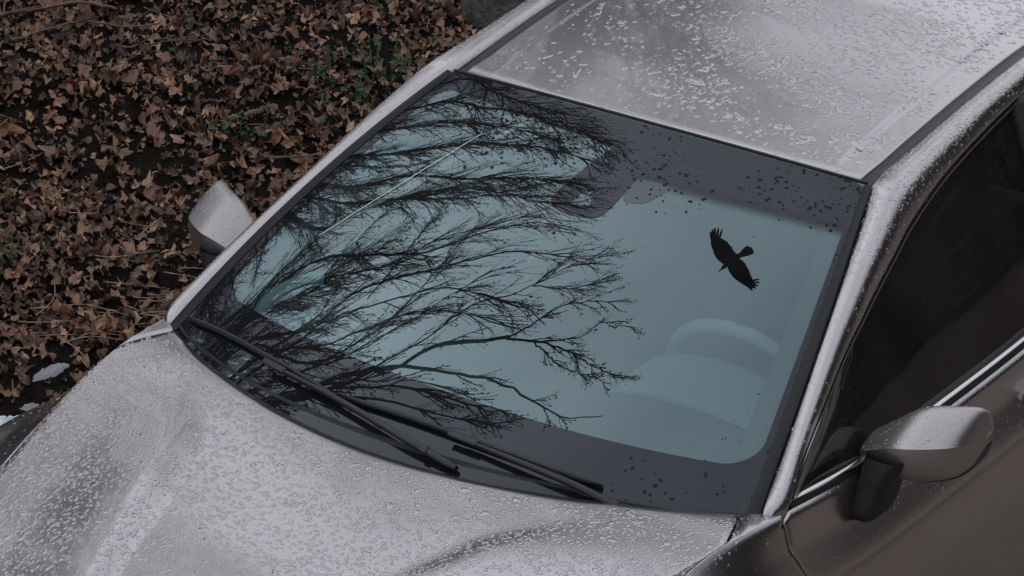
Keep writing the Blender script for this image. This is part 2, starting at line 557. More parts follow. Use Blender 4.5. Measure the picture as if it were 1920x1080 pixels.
NK = 9
R = np.array([inn + (outp - inn) * (k / (NK - 1)) for k in range(NK)])
grid_obj('printed_border', gpt(R[..., 0], R[..., 1], .0005), MAT['frit'], windshield, (0, .8, .6), wrap=True)

def patch(name, poly, off, mat, parent, hole=None):
    """a print of polygon outline on the glass, filled by a fan of rings"""
    poly = np.array(poly, float)
    for _ in range(2):
        nx = np.roll(poly, -1, 0); poly = np.stack([poly * .8 + nx * .2, poly * .2 + nx * .8], 1).reshape(-1, 2)
    n = len(poly)
    dense = np.concatenate([poly[i] + (poly[(i + 1) % n] - poly[i]) * np.linspace(0, 1, 6, endpoint=False)[:, None] for i in range(n)])
    if hole is None:
        c = dense.mean(0); inner = np.repeat(c[None], len(dense), 0) + (dense - c) * .02
    else:
        hole = np.array(hole, float); hn = len(hole)
        hd = np.concatenate([hole[i] + (hole[(i + 1) % hn] - hole[i]) * np.linspace(0, 1, 12, endpoint=False)[:, None] for i in range(hn)])
        c = hole.mean(0)
        ah = np.arctan2(*(hd - c).T[::-1]); ad = np.arctan2(*(dense - c).T[::-1])
        o = np.argsort(ah)
        inner = np.stack([np.interp(ad, ah[o], hd[o, 0], period=2*math.pi), np.interp(ad, ah[o], hd[o, 1], period=2*math.pi)], 1)
    Rg = np.array([inner + (dense - inner) * k for k in np.linspace(0, 1, 6)])
    return grid_obj(name, gpt(Rg[..., 0], Rg[..., 1], off), mat, parent, (0, .8, .6), wrap=True)

patch('sensor_print', [(-.085, .70), (-.086, .735), (-.064, .80), (-.02, .905), (.17, .905), (.156, .80), (.146, .725), (.128, .688), (.043, .674), (-.04, .678)], .0008,
      MAT['frit'], windshield, [(-.008, .706), (.007, .754), (.037, .758), (.073, .707)])
patch('shade_print', [(.154, .828), (.315, .831), (.277, .79), (.242, .758), (.155, .75)], .0006,
      glass_mat('grey_shade_print', (.10, .11, .12), (.8, .93, 1.0), .10), windshield)

def fade_mat():
    m = frit_mat(); m.name = 'fading_dot_print'
    t = m.node_tree; out = t.nodes['Material Output']; mixn = out.inputs[0].links[0].from_node
    uv = t.nodes.new('ShaderNodeAttribute'); uv.attribute_name = 'fade'
    tr = t.nodes.new('ShaderNodeBsdfTransparent'); m2 = t.nodes.new('ShaderNodeMixShader')
    t.links.new(uv.outputs['Fac'], m2.inputs[0]); t.links.new(tr.outputs[0], m2.inputs[1]); t.links.new(mixn.outputs[0], m2.inputs[2])
    t.links.new(m2.outputs[0], out.inputs[0])
    return m
s_, k_ = np.meshgrid(np.linspace(.10, .957, 90), np.linspace(0, 1, 20), indexing='ij')
fb_ = grid_obj('fading_print', gpt(s_, .80 + (lerp(.93, .865, (s_ + .93) / 1.885) + .008 - .80) * k_, .0003), fade_mat(), windshield, (0, .8, .6))
at = fb_.data.attributes.new('fade', 'FLOAT', 'POINT')
at.data.foreach_set('value', (sstep(0, .055, (lerp(.93, .865, (s_ + .93) / 1.885) + .008 - .80) * k_) * sstep(.10, .16, s_)).ravel())
# side mouldings of the windshield
for s in (1, -1):
    t, k = np.meshgrid(np.linspace(-.01, .985, 90), np.linspace(0, 1, 7), indexing='ij')
    off = .002 + .007 * np.sin(k * math.pi * .55)
    Pm = gpt(s * (.972 + .030 * k), t, 0) + off[..., None] * gnorm(s * np.minimum(.972 + .03*k, .998), t)
    grid_obj('side_moulding', Pm, MAT['moulding'], windshield, (0, .8, .6))
# fine bright thread lying across the glass
a = np.linspace(0, 1, 24)
tube_obj('thin_thread', gpt(-.764 + .214 * a, .395 + .43 * a, .003), .0008, pmat('pale_thread', (.8, .9, .85), .3), windshield, 5)

# ------------------------------------------------------------------ cowl
s_, k_ = np.meshgrid(np.linspace(-.985, .985, 141), np.linspace(0, 1, 12), indexing='ij')
xw = s_ * .748 / .775
A = body(xw, yrear(xw)); A[..., 2] -= .016
A0 = A.copy(); A0[..., 1] -= .05; A0[..., 2] -= .02
tb = np.interp(s_, [-1, -.9, .5, .7, 1], [.012, .004, .004, -.012, -.02])
B = gpt(s_, tb, .004)
Pc = np.where((k_ < .25)[..., None], lerp(A0, A, (k_ / .25)[..., None]), lerp(A, B, ((k_ - .25) / .75)[..., None]))
Pc[..., 2] += np.where(k_ > .25, -.008 * np.sin((k_ - .25) / .75 * math.pi), 0)
cowl = grid_obj('cowl_panel', Pc, MAT['cowl'], car, (0, .8, .5), .004)
acc = Acc()
for q in np.linspace(-.9, .0, 64):          # grille slots on the cowl
    xq = q * .748 / .775
    a0 = body(np.array([xq]), yrear(np.array([xq])))[0]; b0 = gpt(q, .004, .004)
    acc.tube(np.array([lerp(a0, b0, .62) + (0, 0, -.019), lerp(a0, b0, .9) + (0, 0, -.006)]), .0016, 5)
obj('grille_slots', acc.mesh('grille_slots'), MAT['black'], cowl)

# ------------------------------------------------------------------ wipers
def wiper(blade_st, arm_st, arm_hi):
    wp = empty('wiper'); wp.parent = car
    bl = curve(np.array([np.r_[gpt(a, b, .014)] for a, b in blade_st]), 40)
    n = gnorm(*np.array(blade_st).T).mean(0)
    T = np.gradient(bl, axis=0); T /= np.linalg.norm(T, axis=1)[:, None]
    U = np.cross(T, n); U /= np.linalg.norm(U, axis=1)[:, None]
    f = np.linspace(0, 1, 40)
    wid = .0062 * np.minimum(1, np.sqrt(np.minimum(f, 1 - f) * 14 + .02))
    prof = [(-1, -.004), (-.9, .001), (-.2, .006), (.25, .006), (.9, -.001), (1, -.004)]
    Pb = np.stack([bl + U * (a * wid)[:, None] + n * b for a, b in prof], 1)
    grid_obj('blade_spoiler', Pb, MAT['wiper'], wp, bl.mean(0) - n * .2, wrap=True)
    V, F = [], []
    Pr = np.stack([bl + U * (a * .0025) + n * b for a, b in ((-1, -.004), (1, -.004), (.6, -.016), (-.6, -.016))], 1)
    grid_obj('rubber_edge', Pr, MAT['rubber'], wp, bl.mean(0), wrap=True)
    am = curve(np.array([gpt(a, b, h) for (a, b), h in zip(arm_st, arm_hi)]), 34)
    T = np.gradient(am, axis=0); T /= np.linalg.norm(T, axis=1)[:, None]
    U = np.cross(T, n); U /= np.linalg.norm(U, axis=1)[:, None]
    f = np.linspace(0, 1, 34)
    wd = lerp(.0045, .0092, f) * np.sqrt(np.clip((1.02 - f) / .06, .05, 1))
    Pa = np.stack([am + U * (a * wd)[:, None] + n * b for a, b in ((-1, -.005), (-.85, .003), (-.4, .006), (.4, .006), (.85, .003), (1, -.005))], 1)
    grid_obj('arm', Pa, MAT['wiper'], wp, am.mean(0) - n * .2, wrap=True)
    # clip where the arm meets the blade
    c = am[0] + n * .004
    Rm = np.stack([T[0], U[0], n], 1)
    box_obj('clip', c, (.036, .0072, .004), MAT['black'], wp, .003, Rm)
    c = am[-6] + n * .006
    Rm = np.stack([T[-6], U[-6], n], 1)
    box_obj('knuckle', c, (.009, .0098, .0025), MAT['wiper'], wp, .004, Rm)
    return wp
wiper([(-.947, .036), (-.77, .062), (-.591, .068), (-.42, .063), (-.245, .046)], [(-.498, .050), (-.23, .038), (.028, .004), (.215, -.022)], [.021, .024, .026, .014])
wiper([(-.231, .055), (0., .059), (.221, .051), (.42, .035), (.609, .014)], [(.19, .042), (.401, .020), (.568, -.006), (.74, -.050)], [.021, .024, .022, .004])

# ------------------------------------------------------------------ roof
DY = [.80, 1.0, 1.2, 1.4, 1.6, 1.9, 2.2, 2.4]
DZ = [1.381, 1.409, 1.432, 1.449, 1.46, 1.457, 1.43, 1.40]
DX = [.55, .55, .55, .548, .545, .535, .51, .49]
def dz(y): return hermite(DY, DZ, y)
def dx(y): return hermite(DY, DX, y)
s_, v_ = np.meshgrid(np.linspace(-1, 1, 181), np.linspace(0, 1, 90), indexing='ij')
a = np.abs(s_)
yf = .816 - .07 * (1 - a**2.3)
y = yf + (2.3 - yf) * v_
x = s_ * (dx(y) - .032)
crease = sstep(.86, .885, a)
z = dz(y) - .002 + .037 * (1 - a**2.3) - .0045 * crease * sstep(.02, .12, y - yf)
z -= .002 * np.clip(1 - (y - yf) / .010, 0, 1)**2
roof = grid_obj('roof', np.stack([x, y, z], -1), MAT['paint'], car, (0, 1.4, .8), .006)
# ditch mouldings
for s in (1, -1):
    yy = np.linspace(.812, 2.35, 70)
    k = np.linspace(0, 1, 6)
    P = np.zeros((70, 6, 3))
    P[..., 0] = s * (dx(yy)[:, None] - .037 + .041 * k[None])
    P[..., 1] = yy[:, None]
    P[..., 2] = dz(yy)[:, None] - .006 - .010 * np.sin(math.pi * k)[None]
    dm = grid_obj('roof_ditch_moulding', P, MAT['black'], roof, (0, 1.4, .8))
# top edge seal
q = np.linspace(-.985, .985, 80)
tube_obj('windshield_top_seal', gpt(q, .997, .001), .0036, MAT['rubber'], windshield, 8)

# ------------------------------------------------------------------ pillars and cant rails
GI = np.vstack([edge(np.array([0., .125, .25, .375, .5, .625, .75, .875])) + (.004, .001, .003),
      [(.554,.811,1.383), (.553,1.0,1.409), (.553,1.2,1.432), (.551,1.4,1.449), (.548,1.6,1.46), (.538,1.9,1.457), (.513,2.2,1.43), (.50,2.36,1.385), (.58,2.68,1.12), (.64,2.86,.99)]])
GO = np.array([(.794,.035,.964), (.770,.135,1.033), (.748,.239,1.085), (.729,.333,1.130), (.711,.427,1.172), (.697,.517,1.207), (.682,.606,1.239), (.667,.712,1.278),
      (.651,.815,1.313), (.630,1.01,1.358), (.618,1.22,1.391), (.609,1.42,1.413), (.604,1.63,1.427), (.602,1.93,1.42), (.612,2.2,1.37), (.66,2.36,1.25), (.735,2.52,1.06), (.74,2.70,.985)])
GI = np.vstack([GI[:1] + (.002, -.012, -.035), GI]); GO = np.vstack([GO[:1] + (-.020, -.020, -.040), GO])
par = np.r_[0, np.cumsum(np.linalg.norm(np.diff(GO, axis=0), axis=1))]
tt = np.linspace(0, par[-1], 170)
GIc, GOc = hermite(par, GI, tt), hermite(par, GO, tt)
rails = {}
for s in (1, -1):
    k = np.linspace(0, 1, 14)
    mid = np.array([.62, -.18, .76])
    P = GIc[:, None] * (1 - k)[None, :, None] + GOc[:, None] * k[None, :, None]
    wd = np.linalg.norm(GOc - GIc, axis=1)
    P = P + (wd[:, None] * .30 * np.sin(math.pi * k**.8)[None])[..., None] * mid
    # edges turned in
    e1 = P[:, :1] + np.array([-.006, .0, -.010]); e2 = P[:, -1:] + np.array([-.012, .01, -.012])
    P = np.concatenate([e1, P, e2], 1)
    P[..., 0] *= s
    rails[s] = grid_obj('pillar_and_roof_rail', P, MAT['paint'], car, (0, 1.2, .8))

# ------------------------------------------------------------------ side windows
def belt(y):
    S = sec_at(y); return np.stack([S[..., 0, 0] - .010, y, S[..., 0, 1] + .006], -1)
gi = np.where((GOc[:, 1] >= .06) & (GOc[:, 1] <= 2.40))[0]
for s in (1, -1):
    top = GOc[gi]
    # bottom line spans the same run along the belt
    yb = np.interp(np.linspace(0, 1, len(gi)), [0, .35, 1], [.075, .75, 2.40])
    bot = belt(yb)
    k = np.linspace(0, 1, 24)
    P = bot[:, None] * (1 - k)[None, :, None] + (top + (-.012, .01, -.012))[:, None] * k[None, :, None]
    P[..., 0] += .022 * np.sin(math.pi * k)[None] - .012
    P[..., 0] *= s
    j = np.searchsorted(np.linspace(0, 1, len(gi)), .585)
    fg = grid_obj('window_glass', P[:j], MAT['side_glass'], doors[s], (0, 1.2, 1.0))
    rg = grid_obj('window_glass', P[j:], MAT['side_glass'], doors[s, 'r'], (0, 1.2, 1.0))
    # black sash just inside the rail, bright strip beyond it
    for nm, o1, o2, mt, lift in (('window_sash', -.004, .008, MAT['rubber'], .000), ('window_trim', .010, .019, MAT['chrome'], .002)):
        tpath = top.copy()
        n = np.array([.9, 0, .42])
        dwn = np.array([.20, .35, -.62]); dwn /= np.linalg.norm(dwn)
        A1 = tpath + dwn * o1 + n * (lift - .008); B1 = tpath + dwn * o2 + n * (lift - .008); Cc = (A1 + B1) / 2 + n * .001
        P2 = np.stack([A1, Cc, B1, B1 - n * .012], 1); P2[..., 0] *= s
        grid_obj(nm, P2, mt, doors[s], (0, 1.2, 1.0))
    yy = np.linspace(.062, 2.38, 90)
    b = belt(yy)
    prof = [(-.014, .008), (-.006, .015), (.004, .014), (.008, .006)]
    P3 = np.stack([b + (p, 0, q) for p, q in prof], 1); P3[..., 0] *= s
    grid_obj('belt_trim', P3, MAT['chrome'], doors[s], (0, 1.2, .8))
    prof = [(.006, .006), (.010, .000), (.011, -.006)]
    P3 = np.stack([b + (p, 0, q) for p, q in prof], 1); P3[..., 0] *= s
    grid_obj('belt_seal', P3, MAT['rubber'], doors[s], (0, 1.2, .8))
    # pillar between the side windows
    jj = j
    for q0 in (P[jj],):
        tube_obj('window_pillar', q0 + np.array([s * .003, 0, 0]), .03, MAT['rubber'], doors[s, 'r'], 8)
    # small fixed quarter pane frame at the mirror
    pq = np.array([(s * .775, .10, .985), (s * .757, .21, 1.06), (s * .745, .32, 1.02), (s * .77, .33, .955)])

# ------------------------------------------------------------------ wing mirrors
def wing_mirror(s):
    mr = empty('wing_mirror', (s * .86, .40, .93)); mr.parent = car
    base = np.array([s * .86, .40, .93])
    C0 = np.array([.900, .397, 1.002])
    # (y,z) profile, front is -y
    prof_up = [(.070, .066), (.050, .077), (.022, .076), (-.030, .055), (-.078, .026)]
    prof_lo = [(-.078, .026), (-.0785, .012), (-.074, -.020), (-.060, -.046), (-.034, -.063), (.030, -.068), (.070, -.062)]
    xs = np.linspace(-1, 1, 34)
    def section(prof, n):
        c = curve([(p[0], p[1], 0) for p in prof], n)
        P = np.zeros((len(xs), n, 3))
        for i, q in enumerate(xs):
            e = max(0, 1 - abs(q)**(11 if q > 0 else 9))**.5
            hz = lerp(.52, 1.06, sstep(-1, .25, q)) * (.18 + .82 * e) * (1 - .12 * max(0, q)**2)
            dy_ = lerp(.60, 1.0, sstep(-1, .2, q)) * (.30 + .70 * e)
            P[i, :, 0] = C0[0] + .114 * q
            P[i, :, 1] = C0[1] + .070 - (.070 - c[:, 0]) * dy_ + .042 * q + .04 * max(0, q)**2
            P[i, :, 2] = C0[2] + c[:, 1] * hz + .010 * q - .022 * (1 - sstep(-1, 0, q))
        P[..., 0] *= s
        return P - base
    Pu = section(prof_up, 22); Pl = section(prof_lo, 24)
    ctr = np.array([s * C0[0], C0[1], C0[2]]) - base
    grid_obj('upper_cap', Pu, MAT['satin'], mr, ctr)
    grid_obj('lower_cap', Pl, MAT['satin'], mr, ctr)
    # ends
    ring = np.concatenate([Pu, Pl[:, 1:]], 1)
    for i, nm in ((0, 'inner_cover'), (-1, 'outer_cover')):
        c = ring[i].mean(0)
        Rg = np.stack([ring[i], ring[i] * .5 + c * .5 + (s * (.004 if i else -.004), 0, 0), np.repeat(c[None], ring.shape[1], 0) + (s * (.006 if i else -.006), 0, 0)])
        grid_obj(nm, Rg, MAT['satin'] if i else MAT['black'], mr, ctr)
    # rear frame and mirror glass
    rim_t = Pu[:, 0]; rim_b = Pl[:, -1]
    k = np.linspace(.08, .92, 8)
    G = rim_t[:, None] * (1 - k)[None, :, None] + rim_b[:, None] * k[None, :, None]
    grid_obj('mirror_glass', G[2:-2] + (0, -.004, 0), MAT['mirror'], mr, ctr)
    k = np.linspace(0, 1, 4)
    G = rim_t[:, None] * (1 - k)[None, :, None] + rim_b[:, None] * k[None, :, None]
    grid_obj('rear_frame', G + (0, -.010, 0), MAT['black'], mr, ctr)
    # black lower blade under the housing
    bp = Pl[:, 14:24].copy(); bp[..., 2] -= .006
    grid_obj('lower_trim', bp, MAT['black'], mr, ctr, .004)
    # stalk down to the door
    th = np.linspace(0, 2*math.pi, 28, endpoint=False)
    ct, sn = np.cos(th), np.sin(th)
    sq = (np.abs(ct)**3.2 + np.abs(sn)**3.2)**(-1/3.2)
    rows = []
    for zz, rx, ry, cx, cy in ((.851, .001, .001, .838, .345), (.851, .020, .036, .838, .345), (.858, .030, .064, .840, .344), (.876, .034, .074, .842, .348),
                               (.905, .034, .072, .846, .356), (.935, .036, .072, .852, .362), (.960, .042, .074, .860, .366), (.995, .05, .070, .870, .372)):
        rows.append(np.stack([cx + rx * sq * ct, cy + ry * sq * sn, zz + 0 * th], 1))
    P = np.array(rows); P[..., 0] *= s
    grid_obj('stalk', P - base, MAT['rubber'], mr, np.array([s * .85, .36, .90]) - base, wrap=True)
    return mr
mir = {s: wing_mirror(s) for s in (1, -1)}

# ------------------------------------------------------------------ rest of the car: rear, nose, wheels, underbody
q, k = np.meshgrid(np.linspace(-1, 1, 60), np.linspace(0, 1, 30), indexing='ij')
top = np.stack([q * .49, 2.30 - .03 * q**2, 1.405 + .03 * (1 - q**2)], -1); bot = np.stack([q * .62, 2.84 - .06 * q**2, 1.00 + .02 * (1 - q**2)], -1)
rw = lerp(top, bot, k[..., None]); rw[..., 2] += .05 * np.sin(math.pi * k)
grid_obj('rear_window', rw, MAT['side_glass'], car, (0, 1.5, .8))
w_, y_ = np.meshgrid(np.linspace(-1, 1, 60), np.linspace(2.70, 2.93, 12), indexing='ij')
grid_obj('tailgate', body(w_, y_) + (0, 0, .004), MAT['paint'], car, REF, .004)
def end_cap(name, y0, dirn, depth):
    w_ = np.linspace(-2, 2, 120)
    ring = body(w_, np.full(120, y0))
    c = np.array([0, y0, .55])
    rows = []
    for f, d_ in ((1, 0), (.985, .3), (.95, .62), (.88, .85), (.7, 1.0), (.35, 1.08), (.02, 1.1)):
        p = c + (ring - c) * (f, 1, f); p[:, 1] = y0 + dirn * depth * d_ * (1 - .35 * (ring[:, 0] / .75)**2)
        rows.append(p)
    return grid_obj(name, np.array(rows), MAT['paint'], car, (0, .8, .5))
fb = end_cap('front_bumper', YF - .003, -1, .20)
rb = end_cap('rear_bumper', 2.935, 1, .10)
for s in (1, -1):
    yy = np.linspace(2.30, 2.93, 30); k = np.linspace(0, 1, 10)
    lo = body(np.full(30, s * 1.0), yy)
    hi = np.stack([s * np.interp(yy, [2.30, 2.40, 2.60, 2.93], [.60, .64, .70, .60]), yy - .02, np.interp(yy, [2.30, 2.40, 2.55, 2.75, 2.93], [1.33, 1.24, 1.10, 1.00, .985])], 1)
    Pq = lo[:, None] * (1 - k)[None, :, None] + hi[:, None] * k[None, :, None]
    Pq[..., 0] += s * .02 * np.sin(math.pi * k)[None]
    grid_obj('rear_pillar_panel', Pq, MAT['paint'], car, REF)
acc = Acc()
for zz in np.linspace(.30, .52, 7):
    xx = np.linspace(-.5, .5, 20)
    acc.tube(np.stack([xx, -1.335 + .10 * xx**2, 0 * xx + zz], 1), .009, 6)
obj('grille', acc.mesh('grille'), MAT['black'], fb)
for s in (1, -1):
    th = np.linspace(0, 2*math.pi, 20, endpoint=False)
    for nm, c, rx, rz, mt in (('headlight', np.array([s * .50, -1.245, .665]), .13, .05, MAT['lamp']), ('tail_light', np.array([s * .52, 3.005, .80]), .13, .05, MAT['redlamp'])):
        rows = []
        for f, d_ in ((1, 0), (.9, .03), (.5, .045), (.02, .05)):
            rows.append(np.stack([c[0] + rx * f * np.cos(th), c[1] + np.sign(c[1]) * d_ + 0 * th - np.sign(c[1]) * .06 * np.abs(c[0] + rx * f * np.cos(th)) / .6, c[2] + rz * f * np.sin(th)], 1))
        grid_obj(nm, np.array(rows), mt, car, (0, .8, .6), wrap=True)
def lathe(prof, n=36):
    th = np.linspace(0, 2*math.pi, n, endpoint=False)
    prof = np.array(prof)
    return np.stack([np.repeat(prof[:, 0:1], n, 1), prof[:, 1:2] * np.cos(th)[None], prof[:, 1:2] * np.sin(th)[None]], -1)
wheel0 = None
for s in (1, -1):
    for cy in (-.56, 2.12):
        wl = empty('wheel', (s * .80, cy, .335)); wl.parent = car
        ty = lathe([(-.10, .20), (-.105, .26), (-.10, .315), (-.08, .333), (.08, .333), (.10, .315), (.105, .26), (.10, .20), (.09, .19)])
        grid_obj('tyre', ty, MAT['tyre'], wl, wrap=True)
        acc = Acc()
        rm = lathe([(s*.085, .205), (s*.095, .20), (s*.07, .18), (s*-.05, .18)]); acc.add(rm.reshape(-1, 3), grid_faces(4, 36, True))
        hb = lathe([(s*.075, .045), (s*.085, .035), (s*.09, .001)]); acc.add(hb.reshape(-1, 3), grid_faces(3, 36, True))
        for i in range(7):
            an = i * 2*math.pi / 7
            acc.tube([(s*.075, .03*math.cos(an), .03*math.sin(an)), (s*.085, .19*math.cos(an), .19*math.sin(an))], [.018, .014], 6)
        obj('rim', acc.mesh('rim'), MAT['rim'], wl)
box_obj('underbody', (0, .85, .26), (.70, 1.95, .06), MAT['under'], car, .03)
box_obj('engine_bay', (0, -.62, .50), (.46, .46, .22), MAT['under'], car, .03)

# ------------------------------------------------------------------ cabin
s_, k_ = np.meshgrid(np.linspace(-1, 1, 60), np.linspace(0, 1, 24), indexing='ij')
fr = glass(s_ * .97, -.06 + 0 * s_) + (0, .02, -.025)
bk = np.stack([s_ * .70, .50 - .05 * np.abs(s_) + 0 * s_, .90 + .03 * np.exp(-((s_ - .48) / .28)**2)], -1)
Pd = lerp(fr, bk, k_[..., None]); Pd[..., 2] += .025 * np.sin(math.pi * k_)
Pd = np.concatenate([Pd, Pd[:, -1:] + (0, .03, -.03), Pd[:, -1:] + (0, .0, -.30)], 1)
dash = grid_obj('dashboard', Pd, MAT['dash'], car, (0, .3, .4))
q = np.linspace(-1, 1, 30); k = np.linspace(0, 1, 14)
Q, K = np.meshgrid(q, k, indexing='ij')
Pb = np.stack([.37 + .20 * Q, .36 + .16 * K, .925 + .085 * np.sqrt(np.clip(1 - Q**2, 0, 1)) * (.35 + .65 * np.sin(K * math.pi * .62))], -1)
grid_obj('instrument_hood', Pb, MAT['dashlight'], dash, (.37, .4, .8), .006)
th = np.linspace(0, 2*math.pi, 60)
wc = np.array([.37, .64, .90]); ax = np.array([0, .9, .43])
e1 = np.array([1, 0, 0]); e2 = np.array([0, -.43, .9])
rimp = wc + .185 * (np.cos(th)[:, None] * e1 + np.sin(th)[:, None] * e2)
sw = empty('steering_wheel', wc); sw.parent = car
tube_obj('wheel_rim', rimp - wc, .017, pmat('pale_wheel_rim', (.72, .76, .76), .35), sw, 10)
acc = Acc()
for an in (0, math.pi, -math.pi/2):
    acc.tube([(0, 0, 0), .18 * (math.cos(an) * e1 + math.sin(an) * e2)], [.03, .016], 8)
obj('spokes', acc.mesh('spokes'), MAT['black'], sw)
def rbox(name, c, h, parent, mat, R=None, b=.04):
    o = obj(name, mk_mesh(name, *box_vf(c, h, R)), mat, parent, sm=True)
    md = o.modifiers.new('bevel', 'BEVEL'); md.width = b; md.segments = 4
    return o
ca, sa = math.cos(.30), math.sin(.30)
RB = np.array([[1, 0, 0], [0, ca, sa], [0, -sa, ca]])
for sx in (.37, -.37):
    st = empty('seat', (sx, 1.1, .45)); st.parent = car
    rbox('cushion', (0, 0, 0), (.25, .26, .09), st, MAT['seat'])
    rbox('backrest', (0, .36, .36), (.245, .07, .33), st, MAT['seat'], RB)
    rbox('headrest', (0, .49, .72), (.13, .05, .09), st, MAT['seat'], RB)
rbox('rear_seat', (0, 2.05, .55), (.62, .30, .22), car, MAT['seat'])
rbox('rear_seat_back', (0, 2.35, .85), (.62, .09, .30), car, MAT['seat'], RB)
s_, v_ = np.meshgrid(np.linspace(-1, 1, 30), np.linspace(0, 1, 20), indexing='ij')
yy = .86 + 1.40 * v_
grid_obj('headliner', np.stack([s_ * .53, yy, dz(yy) - .035 + .03 * (1 - s_**2)], -1), MAT['lining'], car)
rbox('centre_console', (0, .95, .52), (.11, .45, .13), car, MAT['dash'], None, .02)
box_obj('cabin_floor', (0, 1.2, .34), (.70, 1.1, .02), MAT['lining'], car)
for s in (1, -1):
    box_obj('door_card', (s * .765, .75, .66), (.02, .66, .24), MAT['dash'], car, .015)
# passenger side: pale grab ring and corner cover seen through the glass
th = np.linspace(math.radians(40), math.radians(290), 40)
c0 = glass(-.77, .24) + (0.0, .10, -.085)
e1 = np.array([.45, .80, .28]); e1 /= np.linalg.norm(e1); e2 = np.array([-.75, .25, .45]); e2 /= np.linalg.norm(e2)
tube_obj('corner_vent_ring', c0 + .10 * np.cos(th)[:, None] * e1 + .045 * np.sin(th)[:, None] * e2, .017, pmat('pale_vent_plastic', (.78, .84, .82), .5), dash, 10)
for s in (1, -1):
    t = np.linspace(.10, .9, 40)
    tube_obj('pillar_cover', gpt(s * .93, t, -.05), .03, MAT['dash'], car, 10)
rbox('rear_view_mirror', glass(.03, .70) + (0, .10, -.05), (.12, .015, .035), car, MAT['black'], None, .012)

# ================================================================== water drops
def mesh_arrays(o):
    me = o.data
    V = np.empty(len(me.vertices) * 3); me.vertices.foreach_get('co', V); V = V.reshape(-1, 3)
    me.calc_loop_triangles()
    T = np.empty(len(me.loop_triangles) * 3, np.int32); me.loop_triangles.foreach_get('vertices', T); T = T.reshape(-1, 3)
    N = np.empty(len(me.vertices) * 3); me.vertex_normals.foreach_get('vector', N); N = N.reshape(-1, 3)
    return V, T, N

def vnoise(p, scale, seed=0):
    """cheap smooth 3d noise from a few sines"""
    r = np.random.default_rng(seed)
    a = np.zeros(len(p))
    for i in range(6):
        k = r.normal(size=3) * scale; a += np.sin(p @ k + r.uniform(0, 6.28))
    return a / 6

NS = 8
def drops(name, o, n, r0, r1, keep=None, el=1.3, hgt=.42, parent=None, power=2.2, mat=None, hs=1.0):
    V, T, N = mesh_arrays(o)
    ar = np.linalg.norm(np.cross(V[T[:, 1]] - V[T[:, 0]], V[T[:, 2]] - V[T[:, 0]]), axis=1)
    i = rng.choice(len(T), n, p=ar / ar.sum())
    b = rng.dirichlet((1, 1, 1), n)
    p = (V[T[i]] * b[..., None]).sum(1); nn = (N[T[i]] * b[..., None]).sum(1)
    nn /= np.linalg.norm(nn, axis=1)[:, None]
    if keep is not None:
        m = keep(p, nn); p, nn = p[m], nn[m]
    if parent is None and o.parent is car or o.parent in doors.values():     # only the side of the car that faces the viewer's half
        q = (p - np.array([4.0, -6.5, 4.66])) @ AX.T
        m = (np.abs(q[:, 0] / q[:, 2]) < .17) & (np.abs(q[:, 1] / q[:, 2]) < .10) & ((nn * (np.array([4.0, -6.5, 4.66]) - p)).sum(1) > -.5)
        p, nn = p[m], nn[m]
    n = len(p)
    g = np.array([-.25, -.9, -.35]) + rng.normal(size=(n, 3)) * .35
    t = g - (g * nn).sum(1)[:, None] * nn; t /= np.linalg.norm(t, axis=1)[:, None]
    # drops are drawn out sideways on flat paint, so use the cross direction as the long one half of the time
    u = np.cross(nn, t)
    sw_ = rng.random(n) < .6
    t[sw_], u[sw_] = u[sw_], -t[sw_]
    r = r0 + (r1 - r0) * rng.random(n)**power
    e = 1 + (el - 1) * rng.random(n) * 1.6
    th = np.linspace(0, 2*math.pi, NS, endpoint=False)
    ph = rng.random((n, 3)) * 6.28
    out = 1 + (.20 * np.sin(2 * th[None] + ph[:, :1]) + .14 * np.sin(3 * th[None] + ph[:, 1:2]) + .06 * np.sin(5 * th[None] + ph[:, 2:])) * np.clip(r / .0055, .15, 1.4)[:, None]
    hh = hgt * np.minimum(r, .0045)
    rings = []
    for f, h in ((1.0, -.06), (.90, .48), (.66, .86), (.34, .98)):
        rings.append(p[:, None] + (r[:, None] * f * out)[..., None] * (np.cos(th)[None, :, None] * (e[:, None, None] * t[:, None]) + np.sin(th)[None, :, None] * u[:, None]) + (hh * h)[:, None, None] * nn[:, None])
    W = np.stack(rings, 1).reshape(n, -1, 3)
    W = np.concatenate([W, (p + hh[:, None] * nn)[:, None]], 1)
    F = grid_faces(4, NS, True)
    j = np.arange(NS); top = np.stack([3*NS + j, 3*NS + (j + 1) % NS, np.full(NS, 4*NS)], 1)
    off = np.arange(n)[:, None, None] * (4*NS + 1)
    me = mk_mesh(name, W.reshape(-1, 3), [(F[None] + off).reshape(-1, 4), (top[None] + off).reshape(-1, 3)])
    d = obj(name, me, mat or MAT['paint'], parent or o, True)
    d['kind'] = 'stuff'
    return d

